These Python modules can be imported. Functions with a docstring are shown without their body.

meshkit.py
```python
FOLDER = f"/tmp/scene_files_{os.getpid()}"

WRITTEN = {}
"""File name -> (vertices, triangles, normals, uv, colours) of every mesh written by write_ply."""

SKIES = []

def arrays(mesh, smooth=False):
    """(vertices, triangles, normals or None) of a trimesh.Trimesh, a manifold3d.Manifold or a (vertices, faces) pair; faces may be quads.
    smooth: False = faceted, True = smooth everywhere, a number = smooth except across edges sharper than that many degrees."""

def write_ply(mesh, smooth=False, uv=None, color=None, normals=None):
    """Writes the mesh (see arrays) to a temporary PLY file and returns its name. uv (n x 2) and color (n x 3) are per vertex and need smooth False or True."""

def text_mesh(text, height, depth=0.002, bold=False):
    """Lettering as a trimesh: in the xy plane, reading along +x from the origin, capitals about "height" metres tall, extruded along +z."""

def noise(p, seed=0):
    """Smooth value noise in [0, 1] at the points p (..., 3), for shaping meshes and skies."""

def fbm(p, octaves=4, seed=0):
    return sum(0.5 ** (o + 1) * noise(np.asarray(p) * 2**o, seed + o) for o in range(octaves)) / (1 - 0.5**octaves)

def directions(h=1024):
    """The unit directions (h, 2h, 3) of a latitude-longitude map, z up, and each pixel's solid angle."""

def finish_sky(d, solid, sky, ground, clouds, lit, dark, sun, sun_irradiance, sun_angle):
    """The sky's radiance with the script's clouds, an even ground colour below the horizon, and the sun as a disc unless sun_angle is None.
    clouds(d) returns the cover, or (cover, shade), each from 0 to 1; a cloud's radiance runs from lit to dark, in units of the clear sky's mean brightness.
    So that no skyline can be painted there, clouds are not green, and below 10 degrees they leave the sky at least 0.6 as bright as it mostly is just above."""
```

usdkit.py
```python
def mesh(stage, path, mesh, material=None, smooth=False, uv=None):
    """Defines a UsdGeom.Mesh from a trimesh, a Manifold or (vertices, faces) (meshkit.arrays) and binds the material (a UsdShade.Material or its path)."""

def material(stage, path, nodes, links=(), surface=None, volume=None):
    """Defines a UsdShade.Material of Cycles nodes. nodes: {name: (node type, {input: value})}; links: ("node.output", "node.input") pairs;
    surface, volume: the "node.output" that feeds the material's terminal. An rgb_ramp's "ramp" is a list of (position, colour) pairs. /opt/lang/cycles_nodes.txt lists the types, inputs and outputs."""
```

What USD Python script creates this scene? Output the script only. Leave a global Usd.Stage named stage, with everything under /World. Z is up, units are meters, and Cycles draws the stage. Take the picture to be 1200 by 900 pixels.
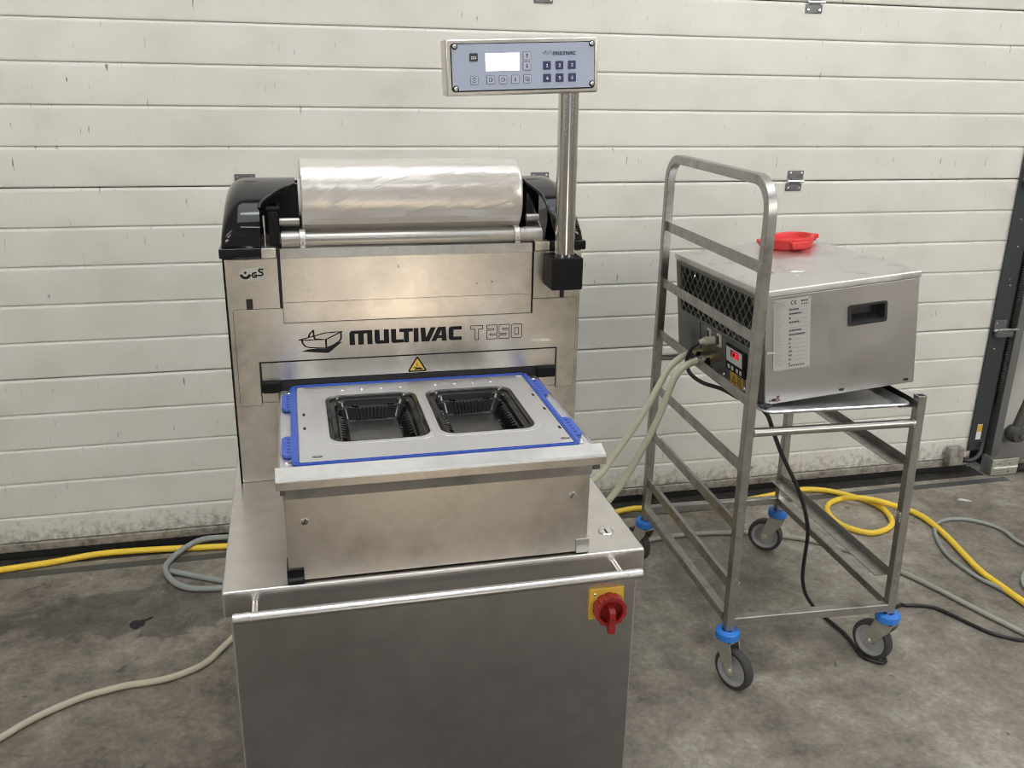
import math, random
import numpy as np
import trimesh
import manifold3d as m3
import shapely
from shapely import affinity
from shapely.geometry import Polygon, LineString, Point, box as sbox
from shapely.ops import unary_union
from pxr import Usd, UsdGeom, UsdLux, UsdShade, Gf, Sdf
import usdkit, meshkit

random.seed(7)
np.random.seed(7)
stage = Usd.Stage.CreateInMemory()
UsdGeom.SetStageUpAxis(stage, 'Z')
UsdGeom.SetStageMetersPerUnit(stage, 1.0)
world = UsdGeom.Xform.Define(stage, '/World')
stage.SetDefaultPrim(world.GetPrim())
UsdGeom.Scope.Define(stage, '/World/Looks')

# ------------------------------------------------------------------ camera
F_PX, YAW, PITCH, ROLL = 1058.55, math.radians(13.8211), math.radians(18.7958), math.radians(1.0483)
CAM = np.array([0.0, -3.0620, 1.6039])
_f = np.array([math.sin(YAW) * math.cos(PITCH), math.cos(YAW) * math.cos(PITCH), -math.sin(PITCH)])
_r = np.array([math.cos(YAW), -math.sin(YAW), 0.0])
_u = np.cross(_r, _f)
CR = _r * math.cos(ROLL) + _u * math.sin(ROLL)
CU = -_r * math.sin(ROLL) + _u * math.cos(ROLL)
cam = UsdGeom.Camera.Define(stage, '/World/camera')
cam.AddTransformOp().Set(Gf.Matrix4d(*CR, 0, *CU, 0, *(-_f), 0, *CAM, 1))
cam.CreateHorizontalApertureAttr(36.0)
cam.CreateVerticalApertureAttr(27.0)
cam.CreateFocalLengthAttr(36.0 * F_PX / 1200.0)
cam.CreateClippingRangeAttr(Gf.Vec2f(0.05, 100.0))
EXPOSURE = -1.15
cam.CreateExposureAttr(EXPOSURE)

# ------------------------------------------------------------------ light
HX0, HX1, HY0, HY1, HZ = -6.5, 9.0, -7.0, 0.16, 4.6     # the hall


def rect_light(name, loc, size, power, color, rot=(0, 0, 0)):
    l = UsdLux.RectLight.Define(stage, name)
    l.AddTranslateOp().Set(Gf.Vec3d(*loc))
    l.AddRotateXYZOp().Set(Gf.Vec3f(*rot))
    l.CreateWidthAttr(size[0])
    l.CreateHeightAttr(size[1])
    l.CreateIntensityAttr(power)
    l.CreateColorAttr(Gf.Vec3f(*color))
    return l


LAMPS = [(0.45, -1.75, 1.9, 0.30), (2.9, -1.75, 1.9, 0.30), (5.3, -1.75, 1.9, 0.30), (0.45, -5.0, 1.9, 0.30), (4.0, -5.0, 1.9, 0.30), (-3.4, -5.0, 1.9, 0.30)]
LAMP_GLOW = (0.95, 0.985, 1.0), 24.0           # colour and strength of the lamp diffusers
SKY_GLOW = (1.0, 0.94, 0.86), 22.0
# low sun falling in through an open doorway behind the viewer, on to the floor there
sun = UsdLux.DistantLight.Define(stage, '/World/sun')
sun.CreateAngleAttr(0.6)
sun.CreateIntensityAttr(9.0)
sun.CreateNormalizeAttr(True)
sun.CreateColorAttr(Gf.Vec3f(1.0, 0.87, 0.68))
sun.AddRotateXYZOp().Set(Gf.Vec3f(47.0, 0.0, 0.0))     # shines towards +y, downwards
sky = UsdLux.DomeLight.Define(stage, '/World/sky')
sky.CreateIntensityAttr(0.5)
sky.CreateColorAttr(Gf.Vec3f(0.75, 0.86, 1.0))
# lamps and windows are set up together with their housings further down

# ------------------------------------------------------------------ materials
MAT = {}


def mat(name, nodes, links=(), surface='p.BSDF', **k):
    MAT[name] = usdkit.material(stage, '/World/Looks/' + name, nodes, links, surface=surface, **k)
    return MAT[name]


def plain(name, color, rough=0.5, metal=0.0, **k):
    return mat(name, {'p': ('principled_bsdf', {'base_color': color, 'roughness': rough, 'metallic': metal, **k})})


def brushed(name, color, rough, stretch, var=0.12, bump=0.06, stain=0.0, rvar=0.08, blotch=4.0, aniso=0.0, tang=(0.0, 0.7071, 0.7071)):
    """brushed stainless steel: fine grain drawn out along one axis, soft uneven blotches of dirt"""
    n = {'g': ('geometry', {}),
         'map': ('mapping', {'scale': stretch}),
         'fine': ('noise_texture', {'scale': 1.0, 'detail': 3.0, 'roughness': 0.6}),
         'big': ('noise_texture', {'scale': blotch, 'detail': 5.0, 'roughness': 0.6}),
         'rmp': ('map_range', {'clamp': True, 'from_min': 0.3, 'from_max': 0.7, 'to_min': rough - rvar, 'to_max': rough + rvar}),
         'col': ('rgb_ramp', {'ramp': [(0.0, tuple(c * (1 - var - stain) for c in color)), (0.45, color), (1.0, tuple(min(1, c * (1 + var)) for c in color))]}),
         'bmp': ('bump', {'strength': bump, 'distance': 0.002}),
         'p': ('principled_bsdf', {'metallic': 1.0, 'anisotropic': aniso})}
    if aniso:
        n['tan'] = ('combine_xyz', {'x': tang[0], 'y': tang[1], 'z': tang[2]})
    l = [('g.position', 'map.vector'), ('map.vector', 'fine.vector'), ('g.position', 'big.vector'),
         ('big.fac', 'rmp.value'), ('rmp.result', 'p.roughness'), ('big.fac', 'col.fac'), ('col.color', 'p.base_color'),
         ('fine.fac', 'bmp.height'), ('bmp.normal', 'p.normal')]
    if aniso:
        l.append(('tan.vector', 'p.tangent'))
    return mat(name, n, l)


brushed('steel_column', (0.66, 0.62, 0.56), 0.33, (6, 60, 700), var=0.10, bump=0.05, stain=0.05, aniso=0.6)
brushed('steel_guide', (0.64, 0.60, 0.55), 0.26, (6, 60, 900), var=0.12, bump=0.05, stain=0.08, blotch=5.0, aniso=0.6)
brushed('steel_base', (0.72, 0.69, 0.675), 0.27, (5, 60, 700), var=0.02, bump=0.02, rvar=0.02)
brushed('steel_drawer', (0.58, 0.54, 0.49), 0.34, (5, 60, 600), var=0.12, bump=0.05, stain=0.18, blotch=6.0, aniso=0.6)
brushed('steel_lip', (0.74, 0.73, 0.72), 0.27, (90, 90, 90), var=0.05, bump=0.0, rvar=0.03)
brushed('steel_tool', (0.84, 0.84, 0.865), 0.46, (60, 60, 60), var=0.03, bump=0.0, rvar=0.03)
brushed('steel_bar', (0.72, 0.71, 0.70), 0.29, (4, 300, 300), var=0.03, bump=0.0, rvar=0.02)
brushed('steel_pole', (0.66, 0.64, 0.62), 0.14, (300, 300, 4), var=0.04, bump=0.0, rvar=0.03)
brushed('steel_roller', (0.42, 0.40, 0.37), 0.32, (4, 300, 300), var=0.05, bump=0.0, rvar=0.02)
brushed('steel_trolley', (0.38, 0.37, 0.355), 0.34, (80, 80, 80), var=0.12, bump=0.05, stain=0.1, blotch=9.0)
brushed('steel_chiller', (0.41, 0.40, 0.385), 0.42, (30, 400, 400), var=0.07, bump=0.03, stain=0.05, blotch=7.0)
brushed('steel_chiller_shaded', (0.22, 0.218, 0.21), 0.5, (30, 30, 400), var=0.10, bump=0.03, blotch=7.0)  # darker copy of the chiller steel, the left side's shade in its colour
brushed('steel_lid_top', (0.68, 0.67, 0.675), 0.40, (60, 60, 60), var=0.10, bump=0.03, stain=0.1, blotch=11.0)
brushed('steel_pan', (0.72, 0.72, 0.73), 0.42, (90, 90, 90), var=0.2, bump=0.06, stain=0.15, blotch=14.0)
brushed('zinc', (0.64, 0.635, 0.58), 0.46, (90, 90, 90), var=0.12, bump=0.04, blotch=20.0)
brushed('steel_panel_box', (0.70, 0.67, 0.63), 0.32, (40, 200, 400), var=0.06, bump=0.03)
plain('chrome', (0.75, 0.75, 0.75), 0.15, 1.0)
plain('brass', (0.42, 0.35, 0.2), 0.45, 1.0)
plain('black_gloss', (0.008, 0.008, 0.010), 0.09, specular_ior_level=0.5)
plain('black_matte', (0.009, 0.009, 0.010), 0.42, specular_ior_level=0.12)
plain('black_void', (0.006, 0.006, 0.007), 0.7)
plain('black_tray', (0.010, 0.010, 0.011), 0.11, specular_ior_level=0.5)
plain('tray_base', (0.016, 0.015, 0.014), 0.32, specular_ior_level=1.0, coat_weight=1.0, coat_ior=2.1, coat_roughness=0.22)
plain('print_black', (0.010, 0.010, 0.011), 0.5, specular_ior_level=0.2)
plain('print_pale', (0.26, 0.26, 0.26), 0.6)
plain('print_grey', (0.06, 0.06, 0.065), 0.6)
plain('blue_frame', (0.050, 0.110, 0.46), 0.40)
plain('blue_slot', (0.012, 0.03, 0.2), 0.5)
plain('blue_bumper', (0.03, 0.20, 0.68), 0.42)
plain('red_switch', (0.27, 0.016, 0.016), 0.42)
plain('yellow_plate', (0.62, 0.41, 0.055), 0.45)
plain('red_lid', (0.66, 0.035, 0.035), 0.4)
plain('keypad_foil', (0.39, 0.445, 0.58), 0.42)
plain('key_grey', (0.45, 0.50, 0.62), 0.45)
plain('key_dark', (0.045, 0.05, 0.06), 0.45)
plain('key_navy', (0.035, 0.045, 0.13), 0.4)
plain('key_line', (0.07, 0.085, 0.14), 0.5)
plain('print_white', (0.75, 0.76, 0.8), 0.5)
plain('label_white', (0.72, 0.72, 0.71), 0.5)
plain('label_silver', (0.40, 0.40, 0.39), 0.4)
plain('spot_white', (0.88, 0.88, 0.87), 0.6)
plain('handle_black', (0.022, 0.022, 0.024), 0.4)
plain('label_grey', (0.55, 0.56, 0.57), 0.5)
plain('gs_foil', (0.50, 0.50, 0.49), 0.35, 0.6)
plain('worn_white', (0.62, 0.58, 0.52), 0.6)
plain('tyre_grey', (0.045, 0.044, 0.044), 0.6)
plain('wheel_grey', (0.33, 0.335, 0.345), 0.5)
plain('track_dark', (0.045, 0.052, 0.056), 0.45, 0.3)
plain('track_grey', (0.16, 0.165, 0.16), 0.5, 0.4)
plain('spring_grey', (0.06, 0.06, 0.06), 0.5, 0.5)
plain('rubber_black', (0.010, 0.010, 0.010), 0.65)
plain('cable_black', (0.014, 0.014, 0.015), 0.45)
plain('hose_yellow', (0.84, 0.58, 0.05), 0.42)
plain('hose_grey', (0.27, 0.29, 0.28), 0.5)
plain('hose_cream', (0.52, 0.49, 0.38), 0.5)
plain('hose_dusty', (0.33, 0.33, 0.28), 0.6)
plain('hose_pale', (0.50, 0.50, 0.38), 0.45)
plain('fitting_white', (0.55, 0.54, 0.46), 0.5)
plain('paper_white', (0.62, 0.62, 0.60), 0.7)
plain('hinge_grey', (0.15, 0.155, 0.16), 0.45, 0.6)
plain('pipe_grey', (0.07, 0.068, 0.062), 0.55)
plain('plinth_grey', (0.19, 0.185, 0.175), 0.8)
plain('threshold_steel', (0.085, 0.088, 0.083), 0.55, 0.3)
mat('lcd_glow', {'p': ('emission', {'color': (1.0, 1.0, 0.97), 'strength': 3.2})}, surface='p.emission')
plain('lcd_text', (0.55, 0.6, 0.2), 0.5, emission_color=(0.8, 0.85, 0.45), emission_strength=1.9)
mat('led_red', {'p': ('emission', {'color': (1.0, 0.03, 0.05), 'strength': 3.2})}, surface='p.emission')
mat('lamp_glow', {'p': ('emission', {'color': LAMP_GLOW[0], 'strength': LAMP_GLOW[1]})}, surface='p.emission')
mat('roof_glow', {'p': ('emission', {'color': LAMP_GLOW[0], 'strength': 5.0})}, surface='p.emission')
mat('window_glow', {'p': ('emission', {'color': SKY_GLOW[0], 'strength': SKY_GLOW[1]})}, surface='p.emission')

# the film: many tight layers of clear film, milky and glossy, pulled into slanting creases
mat('film', {
    'g': ('geometry', {}), 'rot': ('mapping', {'rotation': (0.0, 0.42, 0.0)}), 'map': ('mapping', {'scale': (3.5, 20, 34)}),
    'n': ('noise_texture', {'scale': 1.0, 'detail': 3.0, 'roughness': 0.5, 'distortion': 1.2}),
    'b': ('bump', {'strength': 0.30, 'distance': 0.006}),
    'p': ('principled_bsdf', {'base_color': (0.57, 0.535, 0.495), 'metallic': 0.35, 'roughness': 0.30, 'coat_weight': 1.0, 'coat_roughness': 0.22, 'coat_ior': 1.95})},
    [('g.position', 'rot.vector'), ('rot.vector', 'map.vector'), ('map.vector', 'n.vector'), ('n.fac', 'b.height'), ('b.normal', 'p.normal'), ('b.normal', 'p.coat_normal')])

# painted steel door slats: off-white, little upright scratches, specks, and dirt splashed up near the floor
mat('door_paint', {
    'g': ('geometry', {}), 's': ('separate_xyz', {}),
    'm1': ('mapping', {'scale': (95, 95, 17)}), 'n1': ('noise_texture', {'scale': 1.0, 'detail': 2.0}),
    'm2': ('mapping', {'scale': (4.5, 4.5, 6)}), 'n2': ('noise_texture', {'scale': 1.0, 'detail': 4.0}),
    'm4': ('mapping', {'scale': (2.2, 2.2, 2.8)}), 'n4': ('noise_texture', {'scale': 1.0, 'detail': 3.0}),
    'r1': ('map_range', {'clamp': True, 'from_min': 0.675, 'from_max': 0.76, 'to_min': 0.0, 'to_max': 1.0}),
    'r4': ('map_range', {'clamp': True, 'from_min': 0.40, 'from_max': 0.62, 'to_min': 0.0, 'to_max': 1.0}),
    'mul': ('math', {'math_type': 'multiply'}),
    'base': ('rgb_ramp', {'ramp': [(0.3, (0.605, 0.595, 0.545)), (0.5, (0.655, 0.648, 0.605)), (0.7, (0.685, 0.68, 0.64))]}),
    'spk': ('mix', {'mix_type': 'mix', 'color2': (0.10, 0.09, 0.075)}),
    'n3': ('noise_texture', {'scale': 38.0, 'detail': 6.0, 'roughness': 0.7}),
    'hz': ('map_range', {'clamp': True, 'from_min': 0.05, 'from_max': 0.20, 'to_min': 0.20, 'to_max': -0.12}),
    'add': ('math', {'math_type': 'add'}),
    'r3': ('map_range', {'clamp': True, 'from_min': 0.55, 'from_max': 0.78, 'to_min': 0.0, 'to_max': 0.75}),
    'drt': ('mix', {'mix_type': 'mix', 'color2': (0.17, 0.145, 0.11)}),
    'p': ('principled_bsdf', {'roughness': 0.42})},
    [('g.position', 'm1.vector'), ('m1.vector', 'n1.vector'), ('g.position', 'm2.vector'), ('m2.vector', 'n2.vector'),
     ('g.position', 'm4.vector'), ('m4.vector', 'n4.vector'), ('n4.fac', 'r4.value'), ('r1.result', 'mul.value1'), ('r4.result', 'mul.value2'),
     ('n1.fac', 'r1.value'), ('n2.fac', 'base.fac'), ('base.color', 'spk.color1'), ('mul.value', 'spk.fac'),
     ('g.position', 's.vector'), ('s.z', 'hz.value'), ('g.position', 'n3.vector'), ('n3.fac', 'add.value1'), ('hz.result', 'add.value2'),
     ('add.value', 'r3.value'), ('r3.result', 'drt.fac'), ('spk.color', 'drt.color1'), ('drt.color', 'p.base_color')])
mat('door_profile', {
    'g': ('geometry', {}), 'n': ('noise_texture', {'scale': 30.0, 'detail': 6.0, 'roughness': 0.7}),
    'c': ('rgb_ramp', {'ramp': [(0.3, (0.10, 0.085, 0.07)), (0.5, (0.29, 0.265, 0.235)), (0.7, (0.40, 0.38, 0.35))]}),
    'p': ('principled_bsdf', {'roughness': 0.55, 'metallic': 0.2})},
    [('g.position', 'n.vector'), ('n.fac', 'c.fac'), ('c.color', 'p.base_color')])
# concrete: cloudy, a dark damp patch on the left, tyre prints and pits
mat('concrete', {
    'g': ('geometry', {}),
    'n1': ('noise_texture', {'scale': 1.5, 'detail': 6.0, 'roughness': 0.62, 'distortion': 0.5}),
    'n2': ('noise_texture', {'scale': 10.0, 'detail': 8.0, 'roughness': 0.68, 'distortion': 0.3}),
    'n3': ('noise_texture', {'scale': 55.0, 'detail': 6.0, 'roughness': 0.75}),
    'a': ('mix', {'mix_type': 'mix', 'fac': 0.42}), 'b': ('mix', {'mix_type': 'mix', 'fac': 0.25}),
    'c': ('rgb_ramp', {'ramp': [(0.38, (0.078, 0.066, 0.052)), (0.455, (0.158, 0.139, 0.115)), (0.53, (0.240, 0.215, 0.181)), (0.60, (0.37, 0.34, 0.29))]}),
    # left damp patch: round a point, with a ragged rim
    'md': ('mapping', {'location': (0.40, 1.07, 0.0), 'scale': (0.95, 2.35, 1.0), 'rotation': (0.0, 0.0, 0.12)}),
    'ln': ('vector_math', {'math_type': 'length'}), 'nd': ('noise_texture', {'scale': 5.0, 'detail': 6.0, 'roughness': 0.6, 'distortion': 0.6}),
    'dsum': ('math', {'math_type': 'multiply_add', 'value2': 0.8}),
    'dr': ('map_range', {'clamp': True, 'from_min': 0.74, 'from_max': 0.775, 'to_min': 0.56, 'to_max': 1.0}),
    'wet': ('mix', {'mix_type': 'multiply', 'fac': 1.0}),
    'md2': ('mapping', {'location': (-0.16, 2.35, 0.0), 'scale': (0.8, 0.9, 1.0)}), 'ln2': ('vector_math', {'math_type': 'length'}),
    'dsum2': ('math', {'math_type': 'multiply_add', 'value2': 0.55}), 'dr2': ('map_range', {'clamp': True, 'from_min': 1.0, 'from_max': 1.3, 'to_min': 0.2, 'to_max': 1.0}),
    'wet2': ('mix', {'mix_type': 'multiply', 'fac': 1.0}),  # darkening painted before the machine, dims what its steel front reflects
    'v': ('noise_texture', {'scale': 13.0, 'detail': 5.0, 'roughness': 0.62, 'distortion': 0.8}),
    'vr': ('map_range', {'clamp': True, 'from_min': 0.655, 'from_max': 0.715, 'to_min': 1.0, 'to_max': 0.25}),
    'pit': ('mix', {'mix_type': 'mix', 'color1': (0.035, 0.032, 0.028)}),
    'rr': ('map_range', {'clamp': True, 'from_min': 0.35, 'from_max': 0.65, 'to_min': 0.62, 'to_max': 0.42}),
    'bm': ('bump', {'strength': 0.25, 'distance': 0.004}),
    'p': ('principled_bsdf', {})},
    [('g.position', 'n1.vector'), ('g.position', 'n2.vector'), ('g.position', 'n3.vector'), ('n1.fac', 'a.color1'), ('n2.fac', 'a.color2'),
     ('a.color', 'b.color1'), ('n3.fac', 'b.color2'), ('b.color', 'c.fac'),
     ('g.position', 'md.vector'), ('md.vector', 'ln.vector1'), ('g.position', 'nd.vector'), ('nd.fac', 'dsum.value1'), ('ln.value', 'dsum.value3'),
     ('dsum.value', 'dr.value'), ('c.color', 'wet.color1'), ('dr.result', 'wet.color2'),
     ('g.position', 'v.vector'), ('v.fac', 'vr.value'),
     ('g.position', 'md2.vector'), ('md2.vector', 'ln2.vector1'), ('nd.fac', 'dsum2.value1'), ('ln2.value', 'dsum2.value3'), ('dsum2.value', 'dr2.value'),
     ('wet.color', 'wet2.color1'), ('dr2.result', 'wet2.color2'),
     ('vr.result', 'pit.fac'), ('wet2.color', 'pit.color2'),
     ('pit.color', 'p.base_color'), ('n2.fac', 'rr.value'), ('rr.result', 'p.roughness'), ('n2.fac', 'bm.height'), ('bm.normal', 'p.normal')])
mat('wall_paint', {
    'g': ('geometry', {}), 'n': ('noise_texture', {'scale': 3.0, 'detail': 5.0}),
    'c': ('rgb_ramp', {'ramp': [(0.3, (0.44, 0.43, 0.40)), (0.7, (0.54, 0.525, 0.49))]}), 'p': ('principled_bsdf', {'roughness': 0.8})},
    [('g.position', 'n.vector'), ('n.fac', 'c.fac'), ('c.color', 'p.base_color')])
plain('ceiling_paint', (0.44, 0.44, 0.43), 0.8)
plain('lamp_body', (0.6, 0.6, 0.6), 0.5)
plain('frame_dark', (0.12, 0.12, 0.12), 0.5)


# ------------------------------------------------------------------ mesh helpers
def tm(m):
    if isinstance(m, m3.Manifold):
        q = m.to_mesh()
        return trimesh.Trimesh(np.array(q.vert_properties[:, :3]), np.array(q.tri_verts), process=False)
    return m


def join(*ms):
    flat = []
    for m in ms:
        flat += [tm(x) for x in m] if isinstance(m, (list, tuple)) else [tm(m)]
    return trimesh.util.concatenate(flat)


def mani(m):
    return m if isinstance(m, m3.Manifold) else m3.Manifold(m3.Mesh(np.asarray(m.vertices, np.float32), np.asarray(m.faces, np.uint32)))


def hull(pts):
    return trimesh.Trimesh(np.asarray(pts, float)).convex_hull if False else tm(m3.Manifold.hull_points(np.asarray(pts, float)))


def bx(x0, x1, y0, y1, z0, z1, c=0.0):
    """box with chamfered edges"""
    if c <= 0:
        return trimesh.creation.box(bounds=[[x0, y0, z0], [x1, y1, z1]])
    c = min(c, 0.49 * min(x1 - x0, y1 - y0, z1 - z0))
    pts = []
    for sx in (0, 1):
        for sy in (0, 1):
            for sz in (0, 1):
                X, Y, Z = (x0, x1)[sx], (y0, y1)[sy], (z0, z1)[sz]
                dx, dy, dz = (c, -c)[sx], (c, -c)[sy], (c, -c)[sz]
                k = 0.3
                pts += [(X, Y + dy, Z + dz), (X + dx, Y, Z + dz), (X + dx, Y + dy, Z),
                        (X + k * dx, Y + k * dy, Z + dz), (X + k * dx, Y + dy, Z + k * dz), (X + dx, Y + k * dy, Z + k * dz)]
    return hull(pts)


def cyl(p, q, r, n=24, r2=None, cap=0.0):
    p, q = np.asarray(p, float), np.asarray(q, float)
    L = np.linalg.norm(q - p)
    r2 = r if r2 is None else r2
    if cap:
        prof = [(0, 0), (r - cap, 0), (r, cap), (r2, L - cap), (r2 - cap, L), (0, L)]
    else:
        prof = [(0, 0), (r, 0), (r2, L), (0, L)]
    m = trimesh.creation.revolve(prof, sections=n)
    m.apply_transform(trimesh.geometry.align_vectors([0, 0, 1], (q - p) / L))
    m.apply_translation(p)
    return m


def lathe(profile, p, axis, n=48):
    m = trimesh.creation.revolve(profile, sections=n)
    a = np.asarray(axis, float)
    m.apply_transform(trimesh.geometry.align_vectors([0, 0, 1], a / np.linalg.norm(a)))
    m.apply_translation(p)
    return m


def spline(pts, step=0.012):
    """Catmull-Rom through the points, evenly resampled"""
    P = np.asarray(pts, float)
    P = np.vstack([2 * P[0] - P[1], P, 2 * P[-1] - P[-2]])
    out = []
    for i in range(1, len(P) - 2):
        n = max(2, int(np.linalg.norm(P[i + 1] - P[i]) / step))
        t = np.linspace(0, 1, n, endpoint=False)[:, None]
        a, b, c, d = P[i - 1], P[i], P[i + 1], P[i + 2]
        out.append(0.5 * (2 * b + (c - a) * t + (2 * a - 5 * b + 4 * c - d) * t ** 2 + (3 * b - a - 3 * c + d) * t ** 3))
    return np.vstack(out + [P[-2:-1]])


def sweep(path, section):
    """sweep a closed 2-D section (n x 2) along the path with parallel frames; ends capped"""
    P = np.asarray(path, float)
    T = np.gradient(P, axis=0)
    T /= np.linalg.norm(T, axis=1, keepdims=True)
    ref = np.array([0, 0, 1.0]) if abs(T[0][2]) < 0.9 else np.array([0, 1.0, 0])
    N = np.cross(np.cross(T[0], ref), T[0])
    N /= np.linalg.norm(N)
    S = np.asarray(section, float)
    n, rings = len(S), []
    for k in range(len(P)):
        N = N - T[k] * (N @ T[k])
        N /= np.linalg.norm(N)
        B = np.cross(T[k], N)
        rings.append(P[k] + S[:, :1] * N + S[:, 1:] * B)
    V = np.vstack(rings + [P[:1], P[-1:]])
    Fc = []
    for k in range(len(P) - 1):
        for i in range(n):
            a, b, c, d = k * n + i, k * n + (i + 1) % n, (k + 1) * n + (i + 1) % n, (k + 1) * n + i
            Fc += [(a, b, c), (a, c, d)]
    c0, c1, L = len(V) - 2, len(V) - 1, (len(P) - 1) * n
    for i in range(n):
        Fc += [(c0, (i + 1) % n, i), (c1, L + i, L + (i + 1) % n)]
    m = trimesh.Trimesh(V, Fc, process=False)
    if m.volume < 0:
        m.invert()
    return m


def circle(r, n=12):
    a = np.linspace(0, 2 * np.pi, n, endpoint=False)
    return np.stack([r * np.cos(a), r * np.sin(a)], 1)


def tube(pts, r, n=12, smooth=True, step=0.012):
    return sweep(spline(pts, step) if smooth else pts, circle(r, n))


def rrect(x0, y0, x1, y1, r, n=6):
    return sbox(x0 + r, y0 + r, x1 - r, y1 - r).buffer(r, quad_segs=n) if r > 0 else sbox(x0, y0, x1, y1)


def ext(poly, depth):
    gs = getattr(poly, 'geoms', [poly])
    return join([trimesh.creation.extrude_polygon(g, depth, engine='earcut') for g in gs if g.area > 1e-12])


def onto(m, origin, ex, ey):
    """flat work drawn in xy (thickness z) placed with x along ex, y along ey"""
    m = m.copy()
    ex, ey = np.asarray(ex, float), np.asarray(ey, float)
    M = np.eye(4)
    M[:3, 0], M[:3, 1], M[:3, 2], M[:3, 3] = ex, ey, np.cross(ex, ey), origin
    m.apply_transform(M)
    return m


def front(poly, y, t):
    """polygon drawn in (x, z), its face at y, t thick towards +y"""
    m = ext(poly, t)                     # z up 0..t ; x,y
    v = m.vertices.copy()
    m.vertices = np.stack([v[:, 0], y + t - v[:, 2], v[:, 1]], 1)
    return m


def flat(poly, z, t):
    """polygon drawn in (x, y), top at z, t thick"""
    m = ext(poly, t)
    m.apply_translation((0, 0, z - t))
    return m


def rprism(m, origin):
    return m


# ------------------------------------------------------------------ scene helpers
USED = {}


def numbered(parent, name):
    k = (parent, name)
    USED[k] = USED.get(k, -1) + 1
    return name if USED[k] == 0 else '%s_%03d' % (name, USED[k])


def meta(p, label=None, category=None, group=None, kind=None):
    for key, val in (('label', label), ('category', category), ('group', group), ('kind', kind)):
        if val:
            p.SetCustomDataByKey(key, val)
    return p


class Thing:
    def __init__(self, name, label=None, category=None, M=None, loc=(0, 0, 0), rotz=0.0, kind=None, group=None):
        self.path = '/World/' + numbered('/World', name)
        x = UsdGeom.Xform.Define(stage, self.path)
        if M is None:
            M = trimesh.transformations.rotation_matrix(rotz, [0, 0, 1])
            M[:3, 3] = loc
        self.M = np.asarray(M, float)
        self.inv = np.linalg.inv(self.M)
        x.AddTransformOp().Set(Gf.Matrix4d(self.M.T.tolist()))
        self.prim = meta(x.GetPrim(), label, category, group, kind)

    def part(self, name, mesh, material, parent=None, label=None, smooth=30, local=False, kind=None):
        base = parent or self.path
        path = base + '/' + numbered(base, name)
        m = tm(mesh).copy()
        if not local:
            m.apply_transform(self.inv)
        usdkit.mesh(stage, path, m, MAT[material], smooth=smooth)
        meta(stage.GetPrimAtPath(path), label, None, None, kind)
        return path


def single(name, mesh, material, label=None, category=None, kind=None, smooth=30, group=None):
    path = '/World/' + numbered('/World', name)
    m = tm(mesh).copy()
    usdkit.mesh(stage, path, m, MAT[material], smooth=smooth)
    meta(stage.GetPrimAtPath(path), label, category, group, kind)
    return path


# camera rays, used only to turn measured directions into places on real planes
def _ray(px, py):
    return _f * F_PX + CR * (px - 600) + CU * (450 - py)


def onz(px, py, z):
    d = _ray(px, py)
    return CAM + d * (z - CAM[2]) / d[2]


def ony(px, py, y):
    d = _ray(px, py)
    return CAM + d * (y - CAM[1]) / d[1]


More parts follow.
